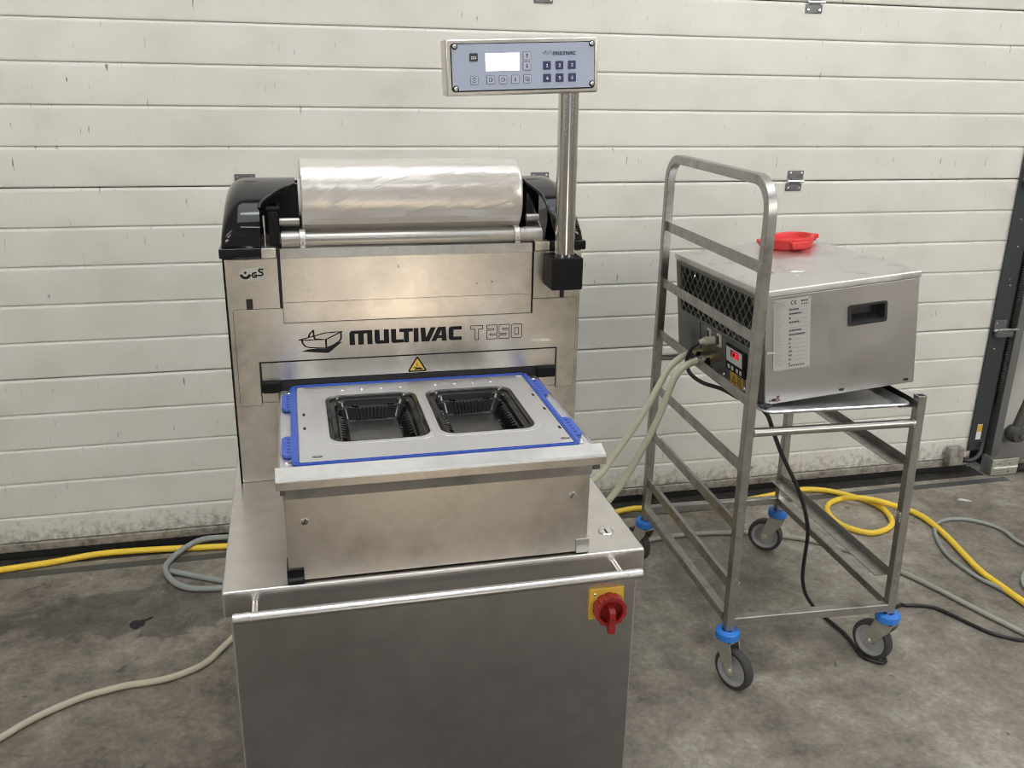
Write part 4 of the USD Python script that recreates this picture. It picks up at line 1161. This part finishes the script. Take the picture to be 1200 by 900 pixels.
# ------------------------------------------------------------------ flat pan lying on the trolley rails under the chiller
TM = tro.M
pan = Thing('baking_pan', 'bright scratched metal pan under the grey chiller, lying on the trolley rails', 'pan', M=TM @ np.array([[1, 0, 0, 0], [0, 0.99961, 0.0279, -0.0279 * 0.798], [0, -0.0279, 0.99961, 0.0003], [0, 0, 0, 1]]))
px0, px1, py0, py1, pz = 0.034, TW - 0.030, -0.014, TL - 0.06, 0.798
lipz = 0.0145
Pn = []
for ins, z in ((0.0, pz + lipz), (0.004, pz + lipz + 0.001), (0.020, pz + 0.0005), (0.030, pz)):
    Pn.append([np.array(c) for c in rrect(px0 + ins, py0 + ins, px1 - ins, py1 - ins, 0.030, 8).exterior.coords[:-1]])
pv, pf = [], []
nP = len(Pn[0])
for k, z in enumerate((pz + lipz - 0.003, pz + lipz, pz + 0.0005, pz)):
    pv += [(q[0], q[1], z) for q in Pn[k]]
pv.append(((px0 + px1) / 2, (py0 + py1) / 2, pz))
for k in range(3):
    for i in range(nP):
        a, b, c, d = k * nP + i, k * nP + (i + 1) % nP, (k + 1) * nP + (i + 1) % nP, (k + 1) * nP + i
        pf += [(a, b, c), (a, c, d)]
for i in range(nP):
    pf.append((3 * nP + i, 3 * nP + (i + 1) % nP, len(pv) - 1))
pu = trimesh.Trimesh(pv, pf, process=False)
if pu.face_normals[-1][2] < 0:
    pu.invert()
pl2 = pu.copy()
pl2.vertices[:, 2] -= 0.0014
pl2.invert()
pan.part('sheet', join(pu, pl2), 'steel_pan', local=True, smooth=50)
pan.part('corner_hole', flat(Point(px1 - 0.035, py0 + 0.045).buffer(0.005), pz + 0.0009, 0.0008), 'black_void', local=True)

# ------------------------------------------------------------------ the chiller box
BR = np.array([[0.9944, 0.0350, -0.1000], [-0.0332, 0.9990, 0.0276], [0.1008, -0.0241, 0.9946]])
_u_, _s_, _v_ = np.linalg.svd(BR)
BR = _u_ @ _v_
BM = np.eye(4)
BM[:3, :3] = BR
BM[:3, 3] = (1.1725, -1.0640, 0.8015)
ch = Thing('chiller', 'grey steel box chiller with lattice vent, data plate and red digit display, on the trolley', 'chiller', M=BM)
BW, BD, BH = 0.4312, 0.605, 0.3048
case = mani(bx(0, BW, 0, BD, 0.0, 0.287, 0.0025)) - mani(bx(0.2365, 0.3355, -0.01, 0.034, 0.187, 0.2345)) - mani(bx(-0.01, 0.020, 0.055, 0.575, 0.131, 0.278))
cs = ch.part('casing', case, 'steel_chiller', local=True, label='grey steel casing')
ch.part('side_skin', ext(sbox(0, 0, 0.001, 0.001), 0.001) if False else bx(-0.0010, 0.0004, 0.004, BD - 0.004, 0.003, 0.129), 'steel_chiller_shaded', cs, local=True, label='left side sheet with shade put into its colour')
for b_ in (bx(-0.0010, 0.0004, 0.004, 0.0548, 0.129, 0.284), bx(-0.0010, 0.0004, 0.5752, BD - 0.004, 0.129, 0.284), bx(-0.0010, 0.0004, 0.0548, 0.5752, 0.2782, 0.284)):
    ch.part('side_skin', b_, 'steel_chiller_shaded', cs, local=True)
ch.part('cover', bx(-0.003, BW + 0.003, -0.003, BD + 0.003, 0.2875, BH, 0.0025), 'steel_lid_top', local=True, label='scratched steel cover with folded edge')
# lattice of lozenge openings
gr = sbox(0.054, 0.129, 0.576, 0.279)
holes = []
px_, pz_ = 0.0385, 0.0420
for i in range(15):
    for j in range(5):
        for o in (0, 1):
            y, z = 0.068 + px_ * (i + 0.5 * o), 0.136 + pz_ * (j - 0.5 + 0.5 * o)
            dm = Polygon([(y - 0.0158, z), (y, z - 0.0172), (y + 0.0158, z), (y, z + 0.0172)])
            dm = dm.intersection(sbox(0.060, 0.134, 0.570, 0.274))
            if dm.area > 2e-5:
                holes.append(dm)
g2 = gr.difference(unary_union(holes))
gm = ext(g2, 0.0014)
gm.vertices = np.stack([0.0004 - gm.vertices[:, 2], gm.vertices[:, 0], gm.vertices[:, 1]], 1)
if gm.volume < 0:
    gm.invert()
ch.part('vent_grille', gm, 'steel_chiller_shaded', local=True, label='dark sheet with rows of lozenge-shaped openings')
ch.part('vent_back', bx(0.0185, 0.0198, 0.056, 0.574, 0.132, 0.277), 'black_void', local=True)
# recessed connection plate with sockets, fittings and the controller
ch.part('connection_plate', bx(-0.0022, 0.0, 0.060, 0.420, 0.004, 0.126), 'steel_chiller_shaded', local=True)
ch.part('plate_joint', bx(-0.0026, -0.0020, 0.412, 0.420, 0.030, 0.126), 'black_void', local=True)
dp = ch.part('controller', bx(-0.009, -0.002, 0.100, 0.222, 0.040, 0.1135, 0.0015), 'black_matte', local=True, label='black controller with red digits')
ch.part('display_window', bx(-0.0096, -0.0089, 0.116, 0.215, 0.0665, 0.1085), 'label_grey', dp, local=True)
ch.part('display_field', bx(-0.0100, -0.0095, 0.136, 0.186, 0.0850, 0.1040), 'black_void', dp, local=True)


def digit(segs, y, z, w=0.0095, h=0.0135, t=0.0022):
    """seven-segment figure on the left side of the box (reads towards smaller y)"""
    S = {'a': [(0, h), (w, h)], 'g': [(0, h / 2), (w, h / 2)], 'd': [(0, 0), (w, 0)], 'f': [(0, h / 2), (0, h)], 'e': [(0, 0), (0, h / 2)], 'b': [(w, h / 2), (w, h)], 'c': [(w, 0), (w, h / 2)]}
    g = unary_union([LineString(S[s]).buffer(t / 2, cap_style='square') for s in segs])
    m = ext(g, 0.0004)
    return onto(m, (-0.0104, y, z), (0, -1, 0), (0, 0, 1)) if True else m


ch.part('digit', digit('bc', 0.1830, 0.0878), 'led_red', dp, local=True, label='red lit figure')
ch.part('digit', digit('abcd', 0.1650, 0.0878), 'led_red', dp, local=True, label='red lit figure')
ch.part('digit', digit('abcdefg', 0.1500, 0.0878), 'led_red', dp, local=True, label='red lit figure')
for i, y in enumerate((0.207, 0.184, 0.154, 0.132)):
    ch.part('controller_key', bx(-0.0098, -0.0088, y - 0.013, y, 0.046, 0.058, 0.0003), 'label_grey', dp, local=True)
yl = ch.part('warning_label', bx(-0.0030, -0.0020, 0.1235, 0.2050, 0.0020, 0.0375), 'yellow_plate', local=True, label='yellow warning label')
wt = unary_union([Polygon([(0.166, 0.008), (0.196, 0.008), (0.181, 0.032)]).difference(Polygon([(0.171, 0.0105), (0.191, 0.0105), (0.181, 0.027)])), sbox(0.1798, 0.013, 0.1822, 0.021)]
                 + [sbox(0.130, 0.0065 + 0.0062 * i, 0.160, 0.0092 + 0.0062 * i) for i in range(5)])
wtm = ext(wt, 0.0004)
wtm.vertices = np.stack([-0.0030 - wtm.vertices[:, 2], wtm.vertices[:, 0], wtm.vertices[:, 1]], 1)
ch.part('label_print', wtm if wtm.volume > 0 else wtm, 'print_black', yl, local=True)
for y in (0.344, 0.273):
    s_ = ch.part('switch', bx(-0.0075, -0.002, y - 0.012, y + 0.012, 0.088, 0.126, 0.0015), 'fitting_white', local=True, label='off-white rocker switch')
    ch.part('rocker', bx(-0.0095, -0.007, y - 0.004, y + 0.006, 0.094, 0.119, 0.0015), 'black_matte', s_, local=True)
ch.part('cable_gland', join(cyl((-0.002, 0.310, 0.099), (-0.034, 0.312, 0.099), 0.0125, 20, cap=0.002), cyl((-0.034, 0.312, 0.099), (-0.050, 0.313, 0.097), 0.0095, 18, r2=0.007)), 'fitting_white', local=True, label='off-white cable gland')
for y, z in ((0.348, 0.056), (0.280, 0.056)):
    f_ = ch.part('hose_fitting', join(cyl((-0.002, y, z), (-0.026, y, z), 0.0115, 6), cyl((-0.026, y, z), (-0.056, y + 0.002, z - 0.001), 0.0085, 18)), 'brass', local=True, label='tarnished brass hose fitting')
    ch.part('hose_clamp', lathe([(0.0100, -0.006), (0.0120, -0.006), (0.0120, 0.006), (0.0100, 0.006)], (-0.062, y + 0.003, z - 0.002), (-1, 0.05, -0.03), 20), 'chrome', f_, local=True)
    ch.part('valve_body', join(cyl((-0.040, y, z + 0.004), (-0.040, y, z - 0.020), 0.0095, 16, cap=0.001), bx(-0.046, -0.034, y - 0.022, y + 0.006, z - 0.026, z - 0.018, 0.002)), 'black_matte', f_, local=True)
for y, z in ((0.250, 0.012), (0.118, 0.010), (0.45, 0.26)):
    ch.part('rivet', lathe([(0, 0), (0.005, 0), (0.004, 0.0022), (0, 0.003)], (-0.0022, y, z), (-1, 0, 0), 12), 'chrome', local=True)
# handle shell on the front
hp = mani(front(rrect(0.2305, 0.1825, 0.3405, 0.2385, 0.007), -0.0032, 0.0052)) - mani(bx(0.2390, 0.3330, -0.02, 0.02, 0.1895, 0.2325))
cup = mani(bx(0.2375, 0.3345, 0.0, 0.0335, 0.188, 0.2335)) - mani(hull([(x, y, z) for x0, x1, y, z in ((0.2390, 0.3330, -0.01, 0.1895), (0.2390, 0.3330, -0.01, 0.2325), (0.2430, 0.3290, 0.031, 0.2050), (0.2430, 0.3290, 0.031, 0.2310), (0.239, 0.333, 0.0, 0.1895), (0.239, 0.333, 0.0, 0.2325)) for x in (x0, x1)]))
ch.part('handle_shell', hp + cup, 'handle_black', local=True, label='black recessed carrying handle')
# data plate
dpl = ch.part('data_plate', bx(0.0225, 0.1245, -0.0012, 0.0002, 0.0905, 0.2770), 'label_silver', local=True, label='silver data plate with rows of small print')
rows, dark = [], []
rr_ = np.random.RandomState(3)
for i in range(14):
    z = 0.2495 - i * 0.0110
    rows.append(sbox(0.064, z - 0.0042, 0.1165, z - 0.0036))
    w_ = (0.026, 0.034, 0.005, 0.028, 0.0, 0.034, 0.044, 0.007, 0.003, 0.006, 0.009, 0.008, 0.006, 0.003)[i]
    x = 0.0655
    while w_ > 0.002 and x < 0.0655 + w_:
        c_ = 0.0022 + 0.0014 * rr_.rand()
        dark.append(sbox(x, z - 0.0026, min(x + c_, 0.0655 + w_), z + 0.0016))
        x += c_ + 0.0009
    for j in range(2):
        rows.append(sbox(0.0275, z - 0.003 + j * 0.0048, 0.0275 + 0.010 + 0.012 * rr_.rand(), z - 0.0022 + j * 0.0048))
for j in range(5):
    rows.append(sbox(0.0275, 0.2570 + j * 0.0034, 0.0275 + 0.012 + 0.02 * rr_.rand(), 0.2581 + j * 0.0034))
rows.append(sbox(0.0275, 0.2535, 0.1165, 0.2540))
for i in range(3):
    dark.append(sbox(0.0975 + i * 0.0066, 0.2672, 0.1028 + i * 0.0066, 0.2712))
    dark.append(sbox(0.0990 + i * 0.0066, 0.2590, 0.1018 + i * 0.0066, 0.2630))
rx = 0.066
for i in range(9):
    dark.append(sbox(rx, 0.0978, rx + 0.0030, 0.1012))
    rx += 0.0050
ch.part('plate_print', front(unary_union(dark), -0.0016, 0.0004), 'print_grey', dpl, local=True)
ch.part('plate_rows', front(unary_union(rows), -0.0016, 0.0004), 'print_pale', dpl, local=True)
ce = unary_union([LineString([(0.0752 + 0.0046 * math.cos(a), 0.2668 + 0.0046 * math.sin(a)) for a in np.linspace(math.radians(75), math.radians(285), 20)]).buffer(0.0008),
                  LineString([(0.0842 + 0.0046 * math.cos(a), 0.2668 + 0.0046 * math.sin(a)) for a in np.linspace(math.radians(75), math.radians(285), 20)]).buffer(0.0008), sbox(0.0800, 0.2661, 0.0845, 0.2675)])
ch.part('conformity_mark', front(ce, -0.0016, 0.0004), 'print_black', dpl, local=True)
for x in (0.0265, 0.1205):
    for z in (0.0935, 0.2740):
        ch.part('plate_rivet', lathe([(0, 0), (0.0022, 0), (0.0015, 0.0012), (0, 0.0014)], (x, -0.0012, z), (0, -1, 0), 10), 'chrome', dpl, local=True)
for x in (0.0255, 0.2180, 0.4060):
    h_ = rrect(x - 0.0080, 0.0075, x + 0.0080, 0.0150, 0.0037)
    ch.part('foot_slot', front(h_.difference(rrect(x - 0.0062, 0.0092, x + 0.0062, 0.0133, 0.002)), -0.0008, 0.001), 'pipe_grey', local=True)
    ch.part('slot_hole', front(rrect(x - 0.0064, 0.0090, x + 0.0064, 0.0135, 0.002), -0.0004, 0.0006), 'black_void', local=True)
mat('rust', {'g': ('texture_coordinate', {}), 'n': ('noise_texture', {'scale': 60.0, 'detail': 4.0}), 'c': ('rgb_ramp', {'ramp': [(0.4, (0.07, 0.022, 0.010)), (0.6, (0.20, 0.12, 0.08))]}), 'p': ('principled_bsdf', {'roughness': 0.8})},
    [('g.object', 'n.vector'), ('n.fac', 'c.fac'), ('c.color', 'p.base_color')])
rs_ = np.random.RandomState(8)
rust = unary_union([Point(0.012 + 0.030 * rs_.rand(), 0.006 + 0.013 * rs_.rand()).buffer(0.0012 + 0.0026 * rs_.rand(), 3) for _ in range(16)])
ch.part('rust_stain', front(rust, -0.0003, 0.0004), 'rust', local=True, label='brown rust stain at the lower left corner')
spot = unary_union([affinity.scale(Point(0.168, 0.165).buffer(0.012, 6), 1.0, 0.9), affinity.scale(Point(0.182, 0.155).buffer(0.008, 5), 1.2, 0.6), Point(0.152, 0.118).buffer(0.004, 4)])
ch.part('pale_spot', flat(spot, BH + 0.0004, 0.0006), 'spot_white', local=True, label='white spot on the cover')
ch.part('adhesive_tab', hull([(0.004, -0.0045, 0.148), (0.030, -0.0125, 0.143), (0.004, -0.0045, 0.139), (0.004, -0.0035, 0.143)]), 'paper_white', local=True, label='small white sticking-out tab')

# ------------------------------------------------------------------ red lid on the chiller
LM = BM.copy()
LM[:3, 3] = BM[:3, 3] + BR @ np.array([0.320, 0.482, BH])
ld = Thing('round_lid', 'round red plastic lid with three lugs on top of the chiller', 'lid', M=LM)
ld.part('dish', lathe([(0, 0.0005), (0.062, 0.0005), (0.066, 0.004), (0.0695, 0.024), (0.0715, 0.0305), (0.0700, 0.0340), (0.0645, 0.0340), (0.0610, 0.0310), (0.0565, 0.0200), (0.0520, 0.0185), (0, 0.0185)], (0, 0, 0), (0, 0, 1), 80), 'red_lid', local=True)
for a in (-98, 168, 18):
    c_, s_ = math.cos(math.radians(a)), math.sin(math.radians(a))
    M = np.eye(4)
    M[:3, 0], M[:3, 1] = (c_, s_, 0), (-s_, c_, 0)
    lug = mani(bx(0.066, 0.0950, -0.0270, 0.0270, 0.0145, 0.0285, 0.0022)) + mani(bx(0.066, 0.0900, -0.0220, 0.0220, 0.0075, 0.0160, 0.002))
    lug = tm(lug)
    lug.apply_transform(M)
    ld.part('lug', lug, 'red_lid', local=True)

# ================================================================== hoses and cables
def floor_path(pts, r):
    return [onz(x, y, r) for x, y in pts]


ypts = floor_path([(-60, 677), (0, 668), (60, 659), (110, 650), (150, 646), (200, 643), (265, 640)], 0.0125)
yp = ypts + [np.array([0.1, -0.10, 0.0125]), np.array([0.6, -0.12, 0.0125]), np.array([1.0, -0.12, 0.0125])]
yp += floor_path([(735, 597), (750, 595.5), (800, 593), (860, 588), (905, 580), (936, 574), (960, 574), (980, 577)], 0.0125)
yp += floor_path([(1000, 582), (1020, 588), (1036, 597), (1045, 610), (1041, 619), (1022, 624.5), (1000, 620.5), (981, 612), (970, 600), (971, 591), (983, 585)], 0.0125)
over = floor_path([(1002, 583), (1020, 585), (1040, 590)], 0.0360)
yp += over
yp += floor_path([(1057, 595), (1075, 602), (1092, 613), (1112, 631), (1130, 650), (1150, 670), (1175, 688), (1200, 706), (1240, 733)], 0.0125)
# keep it above the grey cable where they cross
single('yellow_hose', tube(yp, 0.0108, 14, step=0.02), 'hose_yellow', 'long yellow air hose running along the door and looping beyond the trolley', 'hose')

g1 = floor_path([(300, 634), (269, 636), (237, 640), (215, 647), (200, 656), (194, 665), (197, 675), (207, 684), (222, 689), (240, 690), (259, 689), (300, 686)], 0.0105)
for i in (1, 2, 3):
    g1[i] = g1[i] + np.array([0, 0, 0.012 * (1, 2, 1)[i - 1]])
g1[2][2] = 0.036
g1[1][2] = 0.034
g1[0][2] = 0.030
g1[3][2] = 0.022
single('grey_hose', tube(g1, 0.0100, 14), 'hose_grey', 'grey hose curled in a loop on the floor left of the machine', 'hose')
g2_ = floor_path([(200, 669.5), (212, 671.5), (225, 674), (240, 677), (260, 680.5), (300, 687)], 0.0105)
eh = Thing('hose_end', 'straight grey hose with open end lying inside the curled grey hose', 'hose', loc=tuple(g2_[0]))
eh.part('hose', tube(g2_, 0.0098, 14), 'hose_grey')
d_ = g2_[0] - g2_[1]
d_ = d_ / np.linalg.norm(d_)
eh.part('bore', cyl(g2_[0] - d_ * 0.0002, g2_[0] + d_ * 0.0006, 0.0062, 14), 'black_void')
lp = floor_path([(-60, 896), (0, 865), (25, 850), (50, 837), (75, 826), (100, 816), (125, 809), (150, 803), (175, 799.5), (200, 794), (225, 785), (245, 774), (266, 754)], 0.0095) + [np.array([-0.19, -0.56, 0.0095]), np.array([-0.06, -0.48, 0.0095]), np.array([0.10, -0.52, 0.0095])]
single('cream_hose', tube(lp, 0.0092, 14), 'hose_cream', 'cream coloured hose snaking across the floor at the lower left', 'hose')
dp_ = [np.array([0.20, -0.62, 0.009]), np.array([0.50, -0.55, 0.009]), np.array([0.85, -0.40, 0.009])] + floor_path([(735, 640), (762, 633), (789, 628), (828, 625), (857, 624.5), (880, 624.5), (907, 627.5), (937, 631), (960, 636), (1000, 647), (1025, 657), (1045, 666), (1060, 672), (1100, 691), (1150, 717), (1200, 742), (1250, 768)], 0.009)
single('dusty_hose', tube(dp_, 0.0085, 14), 'hose_dusty', 'dusty grey-green hose on the floor passing under the trolley to the right', 'hose')
gl = floor_path([(1250, 690), (1225, 655), (1205, 641), (1190, 632.5), (1175, 621), (1150, 612), (1125, 608), (1107, 609.5), (1097, 615), (1096, 625), (1102, 639), (1112, 652), (1130, 666), (1150, 679), (1167, 687), (1182, 695), (1215, 712), (1240, 715), (1225, 702), (1206, 692), (1199, 684), (1199, 674), (1208, 664)], 0.0078)
# where it passes the yellow hose it stays on the floor, the yellow one rides over it
single('grey_cable', tube(gl, 0.0072, 12), 'hose_grey', 'thin grey cable looping on the floor at the right edge, under the yellow hose', 'cable')


def hang(pts, ys):
    return [ony(x, y, Y) for (x, y), Y in zip(pts, ys)]


def tolocal(v):
    return (BM @ np.array([*v, 1.0]))[:3]


ha = [tolocal((-0.052, 0.350, 0.055)), tolocal((-0.075, 0.351, 0.052))]
pa = [(796, 420.5), (784, 431), (772, 452), (759.5, 475), (740, 505), (714, 541), (698, 561)]
ya_ = np.linspace(-0.735, -0.80, len(pa))
ha += hang(pa, ya_) + [np.array([0.63, -0.805, 0.36]), np.array([0.54, -0.815, 0.29]), np.array([0.44, -0.835, 0.265]), np.array([0.40, -0.872, 0.26])]
single('chiller_hose', tube(ha, 0.0100, 14), 'hose_pale', 'pale green hose, upper one of two from the chiller down behind the machine', 'hose')
hb_ = [tolocal((-0.052, 0.282, 0.055)), tolocal((-0.075, 0.283, 0.051))]
pb_ = [(801, 430), (791, 442), (783, 461), (773.5, 485), (759.5, 514), (744, 542), (730, 564), (714, 585.5)]
yb_ = np.linspace(-0.800, -0.80, len(pb_))
hb_ += hang(pb_, yb_) + [np.array([0.70, -0.80, 0.25]), np.array([0.60, -0.80, 0.17]), np.array([0.49, -0.825, 0.145]), np.array([0.45, -0.872, 0.14])]
single('chiller_hose', tube(hb_, 0.0100, 14), 'hose_pale', 'pale green hose, lower one of two from the chiller down behind the machine', 'hose')

# black power cable: gland -> round the chiller -> down to the floor -> off to the right
bc = [tolocal((-0.048, 0.313, 0.097)), tolocal((-0.066, 0.318, 0.085)), tolocal((-0.080, 0.330, 0.050))]
bc += [tolocal((-0.080, 0.320, 0.010)), tolocal((-0.062, 0.270, -0.010)), tolocal((-0.034, 0.190, -0.010)), tolocal((-0.020, 0.100, -0.012)), tolocal((-0.008, 0.020, -0.004)), tolocal((0.004, -0.016, 0.005))]
hp_ = [(891, 476), (900, 487.5), (906, 505), (914, 527), (924, 549), (933, 568), (941, 590), (945.5, 610), (946.5, 628), (943.5, 650), (941, 668), (941, 683), (945, 698)]
e0, e1 = -1.094, onz(957, 715, 0.0065)[1]
bc += hang(hp_, np.linspace(e0, e1 - 0.005, len(hp_)))
bc += floor_path([(957, 715), (975, 730), (992, 745)], 0.0065)
_a = math.radians(112)
_t, _n = np.array([math.cos(_a), math.sin(_a), 0]), np.array([-math.sin(_a), math.cos(_a), 0])
_c = (tro.M @ np.array([TW + 0.011, 0, 0, 1]))[:3] + _t * 0.034 + np.array([0, 0, 0.0065])
bc += [_c + _n * 0.0240 + _t * 0.012, _c + _n * 0.0200 - _t * 0.024, _c + _n * 0.004 - _t * 0.047, _c - _n * 0.020 - _t * 0.038, _c - _n * 0.038 + _t * 0.005, _c - _n * 0.058 + _t * 0.07]
bc += floor_path([(1050, 711), (1062, 709.5), (1075, 709.5), (1095, 712), (1112, 719), (1137, 731), (1162, 742), (1187, 748.5), (1200, 750), (1240, 752)], 0.0065)
single('power_cable', tube(bc, 0.0058, 12), 'cable_black', 'black power cable hanging from the chiller to the floor and trailing off right', 'cable')

# small paper scraps
sc = onz(1131, 586.5, 0.001)
single('paper_scrap', hull([(sc[0] + x, sc[1] + y, z) for x, y in ((-0.028, 0.012), (-0.005, 0.022), (0.02, -0.004), (0.022, -0.014), (0.0, -0.006)) for z in (0.0004, 0.0016)]), 'paper_white', 'small white paper scrap on the floor right of the trolley', 'paper')

_o = onz(163, 731, 0.0)
rs2 = np.random.RandomState(11)
st_ = unary_union([affinity.scale(Point(_o[0] + 0.022 * (rs2.rand() - 0.5), _o[1] + 0.03 * (rs2.rand() - 0.5)).buffer(0.006 + 0.009 * rs2.rand(), 4), 1.2, 1.5) for _ in range(5)] + [affinity.rotate(affinity.scale(Point(_o[0] + 0.025, _o[1] + 0.022).buffer(0.008, 4), 2.0, 0.7), 35)])
single('oil_stain', flat(st_, 0.0008, 0.0008), 'rubber_black', 'small black oil stain on the floor left of the machine', 'stain')
